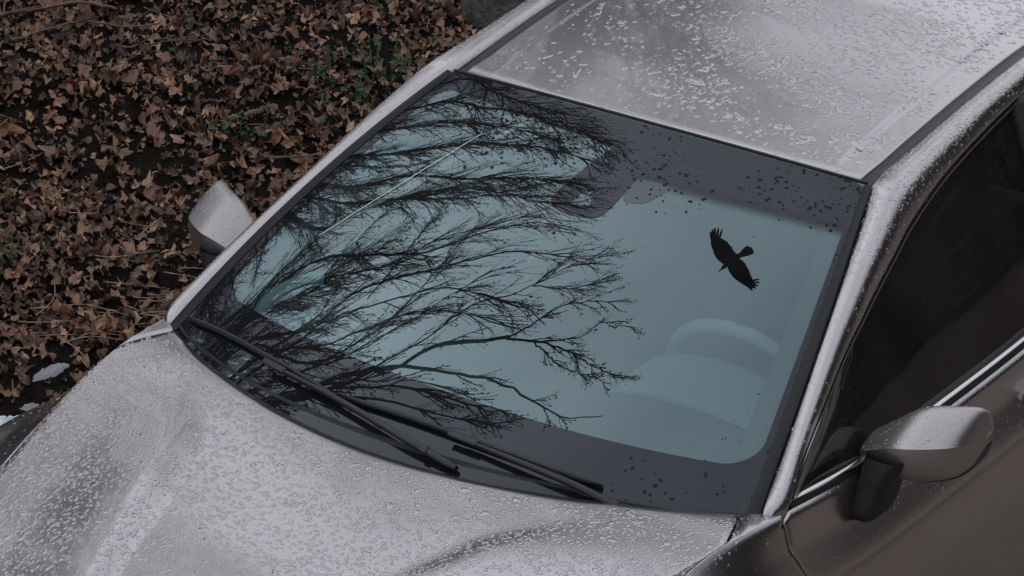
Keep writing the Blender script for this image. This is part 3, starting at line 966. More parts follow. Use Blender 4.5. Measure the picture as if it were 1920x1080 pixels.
drops('water_drops', hood, 21000, .0018, .0052, lambda p, n: (rng.random(len(p)) < .72 + .5 * vnoise(p, 9, 3)) & (n[:, 2] > .3) & (p[:, 1] < yrear(p[:, 0] / .775) - .040), 1.12, .38, power=1.9)
drops('large_water_drops', hood, 500, .0045, .0080, lambda p, n: p[:, 1] < yrear(p[:, 0] / .775) - .05, 1.5, .40)
def roof_keep(p, n):
    d = sstep(-.55, .35, p[:, 0] + .25 * (p[:, 1] - 1.0)) * sstep(.75, .95, p[:, 1])
    return (np.abs(p[:, 0]) < .495) & (rng.random(len(p)) < (.10 + .9 * d) * np.clip(.55 + 1.0 * vnoise(p, 16, 5), .05, 1))
drops('water_drops', roof, 15000, .0018, .0052, roof_keep, 1.6, .40, power=1.8)
drops('large_water_drops', roof, 1700, .0045, .0105, roof_keep, 1.7, .42)
for s in (1, -1):
    drops('water_drops', rails[s], 9000 if s > 0 else 7000, .0011, .0038 if s > 0 else .0026, lambda p, n: (p[:, 1] < 1.7) & (rng.random(len(p)) < (.22 + .78 * sstep(.45, .85, p[:, 1])) * (.35 + .65 * (n[:, 2] > .45))), 1.5, .30)
    drops('water_drops', fenders[0 if s > 0 else 1], 2600 if s > 0 else 900, .0012, .0034, lambda p, n: (p[:, 2] > .72) & (rng.random(len(p)) < .05 + .95 * (n[:, 2] > .5)), 1.4, .30)
    drops('water_drops', doors[s], 3000, .0012, .0032, lambda p, n: (p[:, 2] > .74) & (rng.random(len(p)) < .02 + .9 * sstep(.2, .5, n[:, 2])), 1.4, .26)
    wg = [c for c in doors[s].children if c.name.startswith('window_glass')][0]
    drops('water_drops', wg, 1600, .0007, .0016, lambda p, n: vnoise(p, 5, 9) > -.25, 1.2, mat=MAT['water'])
def ws_keep(p, n):
    z = (p[:, 2] - .96) / .42
    s = p[:, 0] / .65
    nz = np.clip(vnoise(p, 14, 2) + .2, 0, 1)
    a = np.exp(-((z - 1.0) / .10)**2) * sstep(-.9, -.3, s) * 1.0 + np.exp(-((s - .93) / .06)**2) * .35 + np.exp(-((s - .9) / .25)**2 - (z / .12)**2) * .7
    return rng.random(len(p)) < a * nz * 1.6
drops('water_drops', windshield, 11000, .0012, .0048, ws_keep, 1.3, .45, mat=MAT['dark_bead'])
for s in (1, -1):
    uc = [c for c in mir[s].children if c.name.startswith('upper_cap')][0]
    drops('water_drops', uc, 160, .001, .0028, lambda p, n: n[:, 2] > .5, 1.8)

# ================================================================== ground
def hgt(x, y):
    x = np.asarray(x, float); y = np.asarray(y, float)
    h = (.030 * np.sin(2.1 * x + 1.3 * y) + .022 * np.sin(-3.3 * x + 2.7 * y + 1.1) + .014 * np.sin(6.1 * x + 5.2 * y + .4)
         + .010 * np.sin(9.7 * x - 8.3 * y + 2.0) + .006 * np.sin(17 * x + 13 * y))
    return h * sstep(-1.25, -1.7, x) - .012

def soil_mat():
    m, t, b = new_mat('dark_wet_leaf_mould')
    co = t.nodes.new('ShaderNodeTexCoord')
    n = t.nodes.new('ShaderNodeTexNoise'); n.inputs['Scale'].default_value = 14; n.inputs['Detail'].default_value = 9; n.inputs['Roughness'].default_value = .7
    r = t.nodes.new('ShaderNodeValToRGB')
    r.color_ramp.elements[0].position = .35; r.color_ramp.elements[0].color = (.006, .005, .004, 1)
    r.color_ramp.elements[1].position = .75; r.color_ramp.elements[1].color = (.020, .014, .011, 1)
    v = t.nodes.new('ShaderNodeTexVoronoi'); v.inputs['Scale'].default_value = 55
    ad = t.nodes.new('ShaderNodeMath'); ad.operation = 'ADD'
    bp = t.nodes.new('ShaderNodeBump'); bp.inputs['Strength'].default_value = .9; bp.inputs['Distance'].default_value = .02
    for q in (n, v): t.links.new(co.outputs['Object'], q.inputs['Vector'])
    t.links.new(n.outputs[0], r.inputs[0]); t.links.new(r.outputs[0], b.inputs['Base Color'])
    t.links.new(n.outputs[0], ad.inputs[0]); t.links.new(v.outputs[0], ad.inputs[1]); t.links.new(ad.outputs[0], bp.inputs['Height'])
    t.links.new(bp.outputs[0], b.inputs['Normal'])
    b.inputs['Roughness'].default_value = .95
    b.inputs['Specular IOR Level'].default_value = .08
    return m
gx = np.r_[-400, -120, -40, -20, -12, np.arange(-8, -1.0, .05), np.arange(-1.0, 8, .5), 12, 20, 40, 120, 400]
gy = np.r_[-400, -120, -40, -20, -10, np.arange(-4, 9.0, .05), 12, 16, 24, 40, 120, 400]
GX, GY = np.meshgrid(gx, gy, indexing='ij')
near = (GX > -9) & (GX < -1) & (GY > -5) & (GY < 10)
GZ = np.where(near, hgt(GX, GY), -.012)
ground = grid_obj('ground', np.stack([GX, GY, GZ], -1), soil_mat(), None)
if ground.data.polygons[0].normal.z < 0: ground.data.flip_normals()
tag(ground, 'dark damp soil under the fallen leaves', None, None, 'structure')
# paved parking strip the car stands on
asph = pmat('damp_gravelly_paving', (.20, .165, .14), .8, spec=.2, bump=.5, bscale=160, var=.35, vscale=25)
x_, y_ = np.meshgrid(np.linspace(-1.12, 14, 20), np.linspace(-40, 40, 30), indexing='ij')
pv = grid_obj('parking_strip', np.stack([x_ + .03 * np.sin(y_ * 3) * (x_ < -1), y_, 0 * x_ + .000], -1), asph, None, sm=False)
if pv.data.polygons[0].normal.z < 0: pv.data.flip_normals()
tag(pv, 'damp worn paving under the silver car', None, None, 'structure')

# ------------------------------------------------------------------ fallen leaves
def leaf_shape(kind, seed):
    r = np.random.default_rng(seed)
    n = 18
    th = np.linspace(0, 2*math.pi, n, endpoint=False) + r.normal(0, .04, n)
    if kind == 'maple':
        rad = .70 + .15 * np.cos(5 * th + r.normal(0, .2)) + .14 * np.cos(th) + r.normal(0, .12, n)
    else:
        rad = .58 + .30 * np.cos(2 * th) * .6 + .08 * np.cos(6 * th) + r.normal(0, .05, n)
    rad = np.clip(rad, .22, 1.15)
    o = np.stack([rad * np.cos(th), rad * np.sin(th) * .92], 1)
    V = [np.zeros((1, 2)), o * .5, o]
    P = np.concatenate(V)
    c1, c2, c3 = r.uniform(-.55, .75), r.uniform(-.5, .9), r.normal(0, .25)
    z = c1 * P[:, 0]**2 + c2 * P[:, 1]**2 + c3 * P[:, 0] * P[:, 1]
    z += .16 * np.abs(P[:, 1])                       # fold along the midrib
    z[1:n + 1] += r.normal(0, .07, n)
    z[n + 1:] += r.normal(0, .12, n) + .16 * np.sin(3 * th + r.uniform(0, 6))
    V = np.stack([P[:, 0], P[:, 1], z - z.min() * .4], 1)
    j = np.arange(n); j2 = (j + 1) % n
    T = np.concatenate([np.stack([np.zeros(n, int), 1 + j, 1 + j2], 1), np.stack([1 + j, 1 + n + j, 1 + n + j2], 1), np.stack([1 + j, 1 + n + j2, 1 + j2], 1)])
    return V, T

def leaf_mat(name, attr):
    m, t, b = new_mat(name)
    co = t.nodes.new('ShaderNodeTexCoord')
    if attr:
        src = t.nodes.new('ShaderNodeAttribute'); src.attribute_name = 'tone'; so = src.outputs['Fac']
    else:
        src = t.nodes.new('ShaderNodeObjectInfo'); so = src.outputs['Random']
    r = t.nodes.new('ShaderNodeValToRGB')
    els = [(.0, (.040, .022, .014)), (.3, (.105, .052, .030)), (.55, (.27, .135, .080)), (.8, (.45, .245, .145)), (1., (.62, .40, .27))]
    e = r.color_ramp.elements
    e[0].position, e[0].color = els[0][0], (*els[0][1], 1)
    e[1].position, e[1].color = els[-1][0], (*els[-1][1], 1)
    for p, c in els[1:-1]:
        q = e.new(p); q.color = (*c, 1)
    n = t.nodes.new('ShaderNodeTexNoise'); n.inputs['Scale'].default_value = 45; n.inputs['Detail'].default_value = 6
    mr = t.nodes.new('ShaderNodeMapRange'); mr.inputs[1].default_value = .3; mr.inputs[2].default_value = .75; mr.inputs[3].default_value = .55; mr.inputs[4].default_value = 1.2
    mu = t.nodes.new('ShaderNodeVectorMath'); mu.operation = 'SCALE'
    geo = t.nodes.new('ShaderNodeNewGeometry')
    t.links.new(so, r.inputs[0]); t.links.new(geo.outputs['Position'], n.inputs['Vector']); t.links.new(n.outputs[0], mr.inputs[0])
    t.links.new(r.outputs[0], mu.inputs[0]); t.links.new(mr.outputs[0], mu.inputs['Scale'])
    t.links.new(mu.outputs[0], b.inputs['Base Color'])
    bp = t.nodes.new('ShaderNodeBump'); bp.inputs['Strength'].default_value = .5; bp.inputs['Distance'].default_value = .004
    t.links.new(n.outputs[0], bp.inputs['Height']); t.links.new(bp.outputs[0], b.inputs['Normal'])
    b.inputs['Roughness'].default_value = .48
    b.inputs['Specular IOR Level'].default_value = .45
    return m
LM_A, LM_B = leaf_mat('dead_leaf_litter', True), leaf_mat('dead_leaf', False)
LEAF = [leaf_shape('maple' if i % 2 else 'oval', 100 + i) for i in range(16)]
for i, (V, T) in enumerate(LEAF):
    V[:, 1] *= (1, .80, .9, .65)[i % 4]
    V[:, 2] *= (.9, 1.3, 1.1, 1.5)[i // 4]

def rot_rand(n, tilt):
    yaw = rng.uniform(0, 2*math.pi, n); tx = rng.normal(0, tilt, n); ty = rng.normal(0, tilt, n)
    return yaw, tx, ty
def rmat(yaw, tx, ty):
    return np.array((Matrix.Rotation(yaw, 3, 'Z') @ Matrix.Rotation(tx, 3, 'X') @ Matrix.Rotation(ty, 3, 'Y')))

def dens(x, y):
    return 1.10 + .85 * vnoise(np.stack([x, y, 0 * x], 1), 3.2, 11)

# the mass of leaves
N = 11500
lx = np.r_[rng.uniform(-4.7, -1.16, 29000), rng.uniform(-7, -1.16, 4000)]; ly = np.r_[rng.uniform(-.2, 5.8, 29000), rng.uniform(-3, 8, 4000)]
def icy(x, y):
    return (np.hypot(x + 1.965, y - .945) < .14) | (np.hypot(x + 2.10, (y - 1.28) * .6) < .055) | (np.hypot(x + 2.03, y - 1.11) < .045)
m = (rng.random(len(lx)) < dens(lx, ly) * .62) & ~icy(lx, ly); lx, ly = lx[m], ly[m]
Vs, Ts, Ton, o = [], [], [], 0
yaw, tx, ty = rot_rand(len(lx), .36)
for i in range(len(lx)):
    V, T = LEAF[rng.integers(len(LEAF))]
    sz = rng.uniform(.013, .042)
    W = (V * sz) @ rmat(yaw[i], tx[i], ty[i]).T
    W[:, 2] -= np.percentile(W[:, 2], 25)
    W += (lx[i], ly[i], hgt(lx[i], ly[i]) + rng.uniform(-.006, .022))
    W[:, 0] = np.minimum(W[:, 0], -1.13)
    Vs.append(W); Ts.append(T + o); o += len(W)
    Ton.append(np.full(len(W), np.clip(rng.beta(1.6, 2.2), 0, 1)))
me = mk_mesh('leaf_litter', np.concatenate(Vs), np.concatenate(Ts))
at = me.attributes.new('tone', 'FLOAT', 'POINT'); at.data.foreach_set('value', np.concatenate(Ton))
litter = obj('leaf_litter', me, LM_A, None)
tag(litter, 'brown leaf litter covering the soil beside the car', 'leaves', None, 'stuff')

# the large ones, one by one
LANDMARKS = [(-3.78, 3.44, 'the long thick stick'), (-3.55, 3.35, 'the thin reddish stick'), (-2.76, 3.14, 'the bark piece'), (-2.85, 3.02, 'the dark dead tuft'),
             (-2.99, 3.53, 'the smaller dead tuft'), (-2.66, 3.67, 'the spreading green weed'), (-2.59, 1.72, 'the pale feathery weed'), (-2.10, 1.28, 'the ice patch'),
             (-1.92, .86, 'the snow patch'), (-2.1, 1.66, 'the dry straw'), (-2.0, 2.1, 'the passenger wing mirror'), (-2.62, 4.45, 'the mossy trunk'), (-2.3, 2.8, 'the car roof rail')]
kinds = [('curled pale tan leaf', 'pale curled leaves on the ground'),
         ('flat dull brown leaf', 'flat brown leaves on the ground'),
         ('upturned reddish brown leaf', 'upturned leaves on the ground')]
lmats = []
for nm, c in (('pale_tan_leaf', [(.31, .165, .092), (.52, .32, .19)]), ('dull_brown_leaf', [(.13, .066, .038), (.25, .13, .072)]), ('reddish_leaf', [(.20, .082, .042), (.33, .148, .080)])):
    m_ = leaf_mat(nm, False)
    e = [n for n in m_.node_tree.nodes if n.type == 'VALTORGB'][0].color_ramp.elements
    while len(e) > 2: e.remove(e[1])
    e[0].color, e[1].color = (*c[0], 1), (*c[1], 1)
    lmats.append(m_)
leaf_me = {}
for k in range(3):
    for q in range(8):
        V, T = LEAF[q * 2 % 16] if k != 1 else LEAF[(q * 2 + 1) % 16]
        V = V.copy(); V[:, 2] *= (1.35, .55, 1.1)[k]
        me = mk_mesh('fallen_leaf', V, T); smooth(me); me.materials.append(lmats[k]); leaf_me[k, q] = me
cnt = 0
Cc = np.array([4.002, -6.508, 4.656])
while cnt < 290:
    x, y = rng.uniform(-4.4, -1.35), rng.uniform(.1, 5.2)
    qv = np.array([x, y, 0]) - Cc
    qq = AX @ qv
    if qq[0] / qq[2] < -.145 or qq[1] / qq[2] > .085 or rng.random() > dens(np.array([x]), np.array([y]))[0] + .1 or icy(x, y):
        continue
    k = rng.integers(3)
    lo = bpy.data.objects.new('fallen_leaf', leaf_me[k, rng.integers(8)])
    COL.objects.link(lo)
    sz = rng.uniform(.034, .056)
    tl = (.32, .15, .75)[k]
    lo.scale = (sz, sz, sz)
    lo.rotation_euler = (rng.normal(0, tl), rng.normal(0, tl), rng.uniform(0, 6.28))
    lo.location = (x, y, hgt(x, y) + .016 + (.012 if k == 2 else 0))
    dist = [(math.hypot(x - q[0], y - q[1]), q[2]) for q in LANDMARKS]
    dm_, nm_ = min(dist)
    rel = 'right beside' if dm_ < .14 else ('near' if dm_ < .40 else 'some way from')
    big = 'large' if sz > .045 else 'medium'
    tag(lo, big + ' ' + kinds[k][0] + ' ' + rel + ' ' + nm_, 'leaf', kinds[k][1])
    cnt += 1

# ------------------------------------------------------------------ sticks, stalks, weeds, stumps of tufts, ice and snow
bark_brown = pmat('brown_stick_bark', (.16, .095, .065), .7, bump=.4, bscale=120, var=.4, vscale=30)
straw = pmat('dry_straw', (.34, .25, .16), .6, var=.35, vscale=40)
def gpath(pts, lift, n=22, wob=.01):
    c = curve([(p[0], p[1], 0) for p in pts], n)
    c[:, 2] = hgt(c[:, 0], c[:, 1]) + lift + rng.normal(0, wob, n).cumsum() * .15
    c[:, :2] += rng.normal(0, wob, (n, 2)) * .4
    return c
def stick(label, pts, r0, r1, lift=.052):
    acc = Acc()
    c = gpath(pts, lift); acc.tube(c, np.linspace(r0, r1, len(c)), 7)
    for k in (rng.integers(4, 18, 3) if r0 < .01 else []):
        d = c[k + 1] - c[k]; d = d / np.linalg.norm(d)
        sd_ = np.cross(d, (0, 0, 1)) * rng.choice((-1, 1))
        acc.tube([c[k], c[k] + d * .05 + sd_ * .04 + (0, 0, .02), c[k] + d * .12 + sd_ * .07 + (0, 0, .035)], [r1, r1 * .7, r1 * .4], 5)
    return tag(obj('fallen_stick', acc.mesh('fallen_stick'), bark_brown), label, 'stick')
STICKS = [
 ('long thick pale brown stick arching over the litter', [(-3.90, 3.06), (-3.83, 3.21), (-3.78, 3.46), (-3.66, 3.64)], .008, .005),
 ('long thin reddish stick lying along the litter', [(-3.65, 3.04), (-3.59, 3.28), (-3.50, 3.415), (-3.42, 3.556)], .0045, .003),
 ('short pale twig beside the thin reddish stick', [(-3.40, 3.28), (-3.32, 3.44), (-3.24, 3.60)], .0035, .0025),
 ('short thick bark piece lying by the dead tuft', [(-2.80, 3.08), (-2.76, 3.14), (-2.72, 3.19)], .011, .010),
 ('thin dark stick beside the roof rail', [(-2.50, 2.90), (-2.38, 3.05), (-2.28, 3.20)], .004, .002)]
for l, p, a, b in STICKS: stick(l, p, a, b)

acc = Acc()
for i in range(90):
    if i < 50: x, y = rng.normal(-2.08, .15), rng.normal(1.68, .16)
    else: x, y = rng.uniform(-3.9, -1.6), rng.uniform(.8, 4.4)
    if x > -1.35: continue
    an = rng.normal(1.0, .5); L = rng.uniform(.05, .20)
    d = np.array([math.cos(an), math.sin(an)])
    acc.tube(gpath([(x, y), (x + d[0]*L*.5 + rng.normal(0, .012), y + d[1]*L*.5), (x + d[0]*L, y + d[1]*L)], rng.uniform(.012, .04), 6, .0015), np.linspace(.0019, .0009, 6), 5)
tag(obj('dry_stalks', acc.mesh('dry_stalks'), straw), 'dry straw stalks scattered over the leaf litter', 'stalks', None, 'stuff')

weed_m = pmat('weed_green', (.055, .095, .040), .55, var=.4, vscale=30)
def weed(x, y, label, n, spread, sz):
    w = empty('weed', (x, y, float(hgt(x, y))))
    tag(w, label, 'weed')
    acc = Acc()
    stm = Acc()
    for i in range(n):
        px, py = rng.normal(0, spread, 2); h = rng.uniform(.02, .09)
        stm.tube([(px * .6, py * .6, -.01), (px, py, h)], [.0018, .0012], 4)
        V, T = LEAF[(i * 3) % 16]
        W = (V * rng.uniform(.5, 1.0) * sz) @ rmat(rng.uniform(0, 6.28), rng.normal(0, .5), rng.normal(0, .5)).T + (px, py, h)
        acc.add(W, T)
    obj('leaves', acc.mesh('leaves'), weed_m, w, kind='stuff')
    obj('stems', stm.mesh('stems'), weed_m, w, kind='stuff')
for a in [(-2.62, 3.66, 'low green weed spreading along the roof rail side of the litter', 60, .16, .026),
          (-2.50, 3.40, 'sparse green weed below the spreading weed', 34, .11, .022),
          (-2.71, 3.05, 'small green weed beside the thick bark piece', 16, .05, .024),
          (-2.60, 1.72, 'pale feathery green weed at the litter edge above the ice', 26, .07, .018),
          (-3.20, 3.40, 'tiny green seedling in bare dark soil', 7, .035, .018)]:
    weed(*a)

tuft_m = pmat('dead_tuft_brown', (.075, .042, .030), .8, var=.4, vscale=30)
for lb, x, y in (('dark dead grass tuft with broken stalks', -2.85, 3.02), ('smaller dead tuft among bare soil', -2.99, 3.53), ('half hidden dead tuft by the long stick', -3.86, 3.12)):
    acc = Acc()
    z0 = float(hgt(x, y))
    for i in range(70):
        a_ = rng.uniform(0, 6.28); r_ = abs(rng.normal(0, .035)); L = rng.uniform(.02, .10)*rng.uniform(.5,1.2); ln = rng.uniform(.1, .8)
        b0 = np.array([x + r_ * math.cos(a_), y + r_ * math.sin(a_), z0 - .02])
        acc.tube([b0, b0 + np.array([math.cos(a_) * ln * L * .5, math.sin(a_) * ln * L * .5, L * .6]), b0 + np.array([math.cos(a_) * ln * L, math.sin(a_) * ln * L, L])], [.004, .003, .0012], 4)
    tag(obj('dead_tuft', acc.mesh('dead_tuft'), tuft_m), lb, 'grass tuft')

def ice_mat():
    m, t, b = new_mat('old_melting_ice')
    b.inputs['Base Color'].default_value = (.60, .61, .62, 1); b.inputs['Roughness'].default_value = .25
    b.inputs['Transmission Weight'].default_value = .45; b.inputs['IOR'].default_value = 1.31
    return m
snow_m = pmat('grainy_snow', (.72, .76, .82), .65, bump=.6, bscale=140)
def lump(name, x, y, rx, ry, h, seed, mat, rotz=0.0, rough=.5):
    r = np.random.default_rng(seed)
    nr, na = 10, 40
    th = np.linspace(0, 2*math.pi, na, endpoint=False)
    out = 1 + rough * sum(r.normal(0, .5) / k * np.sin(k * th + r.uniform(0, 6)) for k in (2, 3, 5, 8, 11))
    P = np.zeros((nr, na, 3))
    for i in range(nr):
        f = 1 - i / (nr - 1)
        X = rx * f * out * np.cos(th); Y = ry * f * out * np.sin(th)
        P[i, :, 0] = x + X * math.cos(rotz) - Y * math.sin(rotz); P[i, :, 1] = y + X * math.sin(rotz) + Y * math.cos(rotz)
        P[i, :, 2] = hgt(P[i, :, 0], P[i, :, 1]) - .01 + h * (1 - f**2.5) + r.normal(0, h * .09, na) * (f < .98) * (f > .05)
    return grid_obj(name, P, mat, None, (x, y, -1), wrap=True, sm=True)
IM = ice_mat()
tag(lump('ice_patch', -2.10, 1.28, .075, .026, .025, 1, IM, 1.2, .95), 'elongated patch of melting ice on the wet leaves', 'ice')
tag(lump('ice_patch', -2.03, 1.11, .032, .024, .025, 2, IM, .5, .95), 'small chunk of melting ice between the ice patch and the snow', 'ice')
tag(lump('snow_patch', -1.965, .945, .14, .10, .045, 3, snow_m, .6, .25), 'smooth white snow patch beside the front fender', 'snow')

# ================================================================== trees
bark = pmat('grey_brown_bark', (.060, .052, .045), .85, bump=.8, bscale=40, var=.4, vscale=18)
twig_m = pmat('dark_twig_bark', (.030, .026, .024), .8)
mossy = pmat('mossy_grey_bark', (.20, .21, .18), .9, bump=1.0, bscale=45, var=.5, vscale=22)

def unit(v): return v / (np.linalg.norm(v) + 1e-9)
def wander(p0, d, L, n, jit, lift=.0):
    pts = [np.array(p0, float)]; d = unit(np.array(d, float))
    for i in range(n):
        d = unit(d + rng.normal(0, jit, 3) + (0, 0, lift)); pts.append(pts[-1] + d * L / n)
    return np.array(pts)
def bud(acc, p, d, r):
    V = np.array([p - d * r, *(p + r * .6 * q for q in (np.cross(d, (0, 0, 1.)), -np.cross(d, (0, 0, 1.)), np.cross(d, (1., 0, 0)), -np.cross(d, (1., 0, 0)))), p + d * r * 1.6])
    acc.add(V, np.array([[0, 1, 3], [0, 3, 2], [0, 2, 4], [0, 4, 1], [5, 3, 1], [5, 2, 3], [5, 4, 2], [5, 1, 4]]))
def twigs_on(acc, path, r_here, nb, L0, level, spread=.62, forward=1.7, seeds=.25):
    """side shoots along a path, each with its own side shoots"""
    n = len(path)
    dd = np.gradient(path, axis=0)
    for i in range(nb):
        f = rng.uniform(.12, .98)
        k = min(int(f * (n - 1)), n - 2); a = f * (n - 1) - k
        p = lerp(path[k], path[k + 1], a); d = unit(dd[k])
        q = unit(np.cross(d, rng.normal(size=3)))
        dirn = unit(d * forward + q * spread * rng.uniform(.5, 1.2) + (0, 0, .12))
        L = L0 * rng.uniform(.45, 1.15) * (1.15 - .5 * f)
        ns = 6 if level == 0 else 4
        pts = wander(p, dirn, L, ns, .075 if level == 0 else .09, .02)
        r = min(r_here * .50, .0072 if level == 0 else .0034) * rng.uniform(.75, 1.15)
        acc.tube(pts, np.linspace(r, max(.0018, r * .38), ns + 1), 5 if level == 0 else 4, False)
        e = unit(pts[-1] - pts[-2])
        bud(acc, pts[-1], e, rng.uniform(.009, .015))
        if rng.random() < seeds * .5:
            for j in range(rng.integers(3, 8)):
                bp = lerp(pts[-2], pts[-1], rng.uniform(-.3, 1.05)) + rng.normal(0, .014, 3)
                bud(acc, bp, unit(rng.normal(size=3)), rng.uniform(.008, .014))
        if level < 1:
            twigs_on(acc, pts, r, int(3 + 5 * L / L0), L0 * .45, level + 1, spread, forward, seeds)

def extra_limbs(base, h, n, reach, z0, z1, seed, fx=0.0):
    global rng
    keep = rng; rng = np.random.default_rng(seed); out = []
    for i in range(n):
        a = i * 2.4 + rng.uniform(-.4, .4); z = rng.uniform(z0, z1)
        d = np.array([math.cos(a) + fx, math.sin(a), rng.uniform(.35, 1.0)])
        p0 = unit(d) * .5 + (0, 0, z + .25) + np.array(base)
        out.append((min(9, int(z / h * 9)), rng.uniform(.014, .030), wander(p0, d, reach * rng.uniform(.7, 1.2), 6, .10, .04), 12, .55))
    rng = keep
    return out

def limb_tree(label, base, h, r0, limbs, mat, forks):
    t = empty('bare_tree', base)
    tag(t, label, 'tree')
    B = np.array(base, float)
    tr = wander((0, 0, -.1), (.05, .02, 1), h, 9, .05, .02)
    rad = np.linspace(r0, r0 * .55, 10); rad[0] *= 1.35; rad[1] *= 1.08
    obj('trunk', mk_mesh('trunk', *tube_vf(tr, rad, 14)), mat, t)
    tw = Acc()
    for nm, r, pts, dn, L0 in limbs:
        pts = np.array(pts) - B
        if nm is not None:                       # grows out of the trunk
            f0 = np.array(tr[min(nm, 9)])
            m1 = lerp(f0, pts[0], .5) + (0, 0, -.10 * np.linalg.norm(pts[0] - f0) * .5)
            full = np.vstack([f0, m1, pts])
        else:
            full = pts
        c = curve(full, 10 + 5 * len(full))
        c[2:-1] += rng.normal(0, .006, (len(c) - 3, 3))
        rr = np.linspace(r * (1.35 if nm is not None else .85), max(.004, r * (.62 if r == .034 else .18)), len(c))
        obj('limb', mk_mesh('limb', *tube_vf(c, rr, 8)), mat, t)
        twigs_on(tw, c, r, int(dn * 3.2), L0 * 1.35, 0)
    obj('twigs', tw.mesh('twigs'), twig_m, t, kind='stuff')
    return t

LIMBS = {
 'N1': [(-5.72,1.17,5.0),(-5.02,1.05,5.5),(-4.74,1.19,6.0),(-4.27,1.33,6.5),(-3.87,1.47,6.9),(-3.25,1.42,7.2),(-2.94,1.44,7.5)],
 'N2': [(-4.79,.8,4.8),(-4.08,.72,5.2),(-3.74,.89,5.7),(-3.43,1.08,6.2),(-3.01,1.1,6.6),(-2.65,1.15,6.9)],
 'N3': [(-5.41,1.03,4.6),(-3.96,.55,4.8),(-3.53,.58,5.3),(-3.42,.91,5.9),(-3.41,1.31,6.5),(-3.39,1.7,7.0)],
 'N4': [(-3.47,.38,4.4),(-3.39,.55,4.9),(-3.43,.84,5.5),(-3.72,1.34,6.2),(-4.18,1.97,7.0),(-4.47,2.5,7.6)],
 'N5': [(-6.15,1.46,4.6),(-5.67,1.43,5.0),(-5.55,1.67,5.6),(-6.02,2.3,6.4),(-6.71,3.15,7.4)],
 'N6': [(-5.87,1.65,5.2),(-5.36,1.74,5.8),(-4.73,1.76,6.3),(-4.59,2.17,7.0),(-4.2,2.47,7.6),(-3.94,2.9,8.2)],
 'N7': [(-2.67,.2,4.3),(-2.49,.27,4.7),(-2.22,.26,5.0),(-1.99,.24,5.3)],
 'N8': [(-6.17,1.72,4.8),(-6.55,2.25,5.5),(-7.03,2.85,6.2),(-7.39,3.6,7.0)],
 'A': [(-3.7,.21,4.9),(-3.57,.38,5.4),(-3.19,.46,5.9),(-3.11,.68,6.2),(-2.95,.82,6.5),(-2.7,.96,6.8)],
 'A1': [(-2.7,.96,6.8),(-2.59,1.19,7.0),(-2.53,1.44,7.3),(-2.3,1.53,7.5),(-1.92,1.6,7.7)],
 'A2': [(-2.72,.94,6.8),(-2.32,.95,7.0),(-1.84,.86,7.1),(-1.43,.75,7.1),(-.97,.67,7.2),(-.56,.62,7.2)],
 'A3': [(-2.42,.94,6.9),(-1.8,.69,6.7),(-1.34,.61,6.6),(-.98,.57,6.6)],
 'A4': [(-2.38,.95,6.95),(-2.01,1.09,7.3),(-1.97,1.32,7.6),(-1.54,1.33,7.8)],
 'B': [(-3.0,.19,4.6),(-2.74,.37,5.0),(-2.52,.41,5.4),(-2.3,.42,5.7),(-2.1,.42,5.9),(-1.6,.28,6.1),(-1.12,.18,6.2),(-.73,.25,6.4),(-.21,.24,6.5)],
 'C': [(-3.49,.48,5.9),(-3.32,.82,6.4),(-3.33,1.26,6.9),(-3.24,1.51,7.3),(-3.07,2.01,7.8),(-2.82,2.27,8.1)],
 'C2': [(-3.19,1.68,7.5),(-2.77,1.75,7.8),(-2.53,1.95,8.0)],
 'D': [(-5.01,.96,5.6),(-5.15,1.21,6.0),(-5.18,1.58,6.5),(-4.83,1.74,7.0),(-4.41,1.88,7.4),(-3.95,2.16,7.9),(-3.75,2.24,8.1),(-3.21,2.29,8.4)],
 'E': [(-4.54,.96,5.0),(-4.88,1.22,5.6),(-5.58,1.79,6.4),(-6.04,2.5,7.4),(-6.51,3.23,8.3)],
 'E2': [(-4.39,1.3,6.0),(-5.08,2.01,7.0),(-5.99,3.02,8.2)],
 'F': [(-6.71,2.17,5.8),(-6.57,2.35,6.3),(-5.61,2.17,6.8),(-4.86,2.11,7.3),(-4.6,2.4,7.8),(-4.17,2.74,8.4),(-3.96,2.86,8.8)],
 'G': [(-6.37,2.65,5.6),(-6.03,2.85,6.2),(-5.59,3.06,7.0),(-4.89,3.04,7.5),(-4.18,2.94,8.0),(-3.9,2.98,8.3)],
 'L1': [(-2.82,.15,4.2),(-2.49,.19,4.6),(-2.19,.19,5.0),(-1.85,.14,5.4),(-1.62,.16,5.7)],
 'L2': [(-2.41,.07,3.9),(-2.06,.05,4.4),(-1.81,.02,4.9),(-1.34,0,5.3)],
 'K': [(-6.13,1.52,5.0),(-5.68,1.59,5.6),(-5.77,2.02,6.3),(-5.97,2.51,7.2)],
 'H': [(-6.03,3.06,5.4),(-5.55,3.11,6.1),(-4.76,2.93,6.6),(-4.09,2.97,7.2),(-3.59,3.12,7.9)],
 'H2': [(-5.74,2.72,5.2),(-4.84,2.52,5.8),(-4.14,2.49,6.4),(-3.71,2.75,7.0)],
 'I': [(-5.8,3.41,5.4),(-5.24,3.31,5.8),(-4.66,3.3,6.3),(-4.14,3.33,6.9),(-3.65,3.4,7.7)],
 'J': [(-5.7,4.06,5.2),(-5.7,4.26,5.8),(-5.32,4.09,6.2),(-4.66,3.94,6.9),(-4.0,3.8,7.6),(-3.81,3.8,8.0)],
 'J2': [(-5.7,4.56,5.4),(-4.96,4.07,5.9),(-4.24,3.76,6.5),(-3.9,3.77,7.0)],
 'M': [(-5.47,3.58,5.0),(-4.97,3.52,5.5),(-4.26,3.35,6.1),(-3.64,3.26,6.8)]}
L = LIMBS
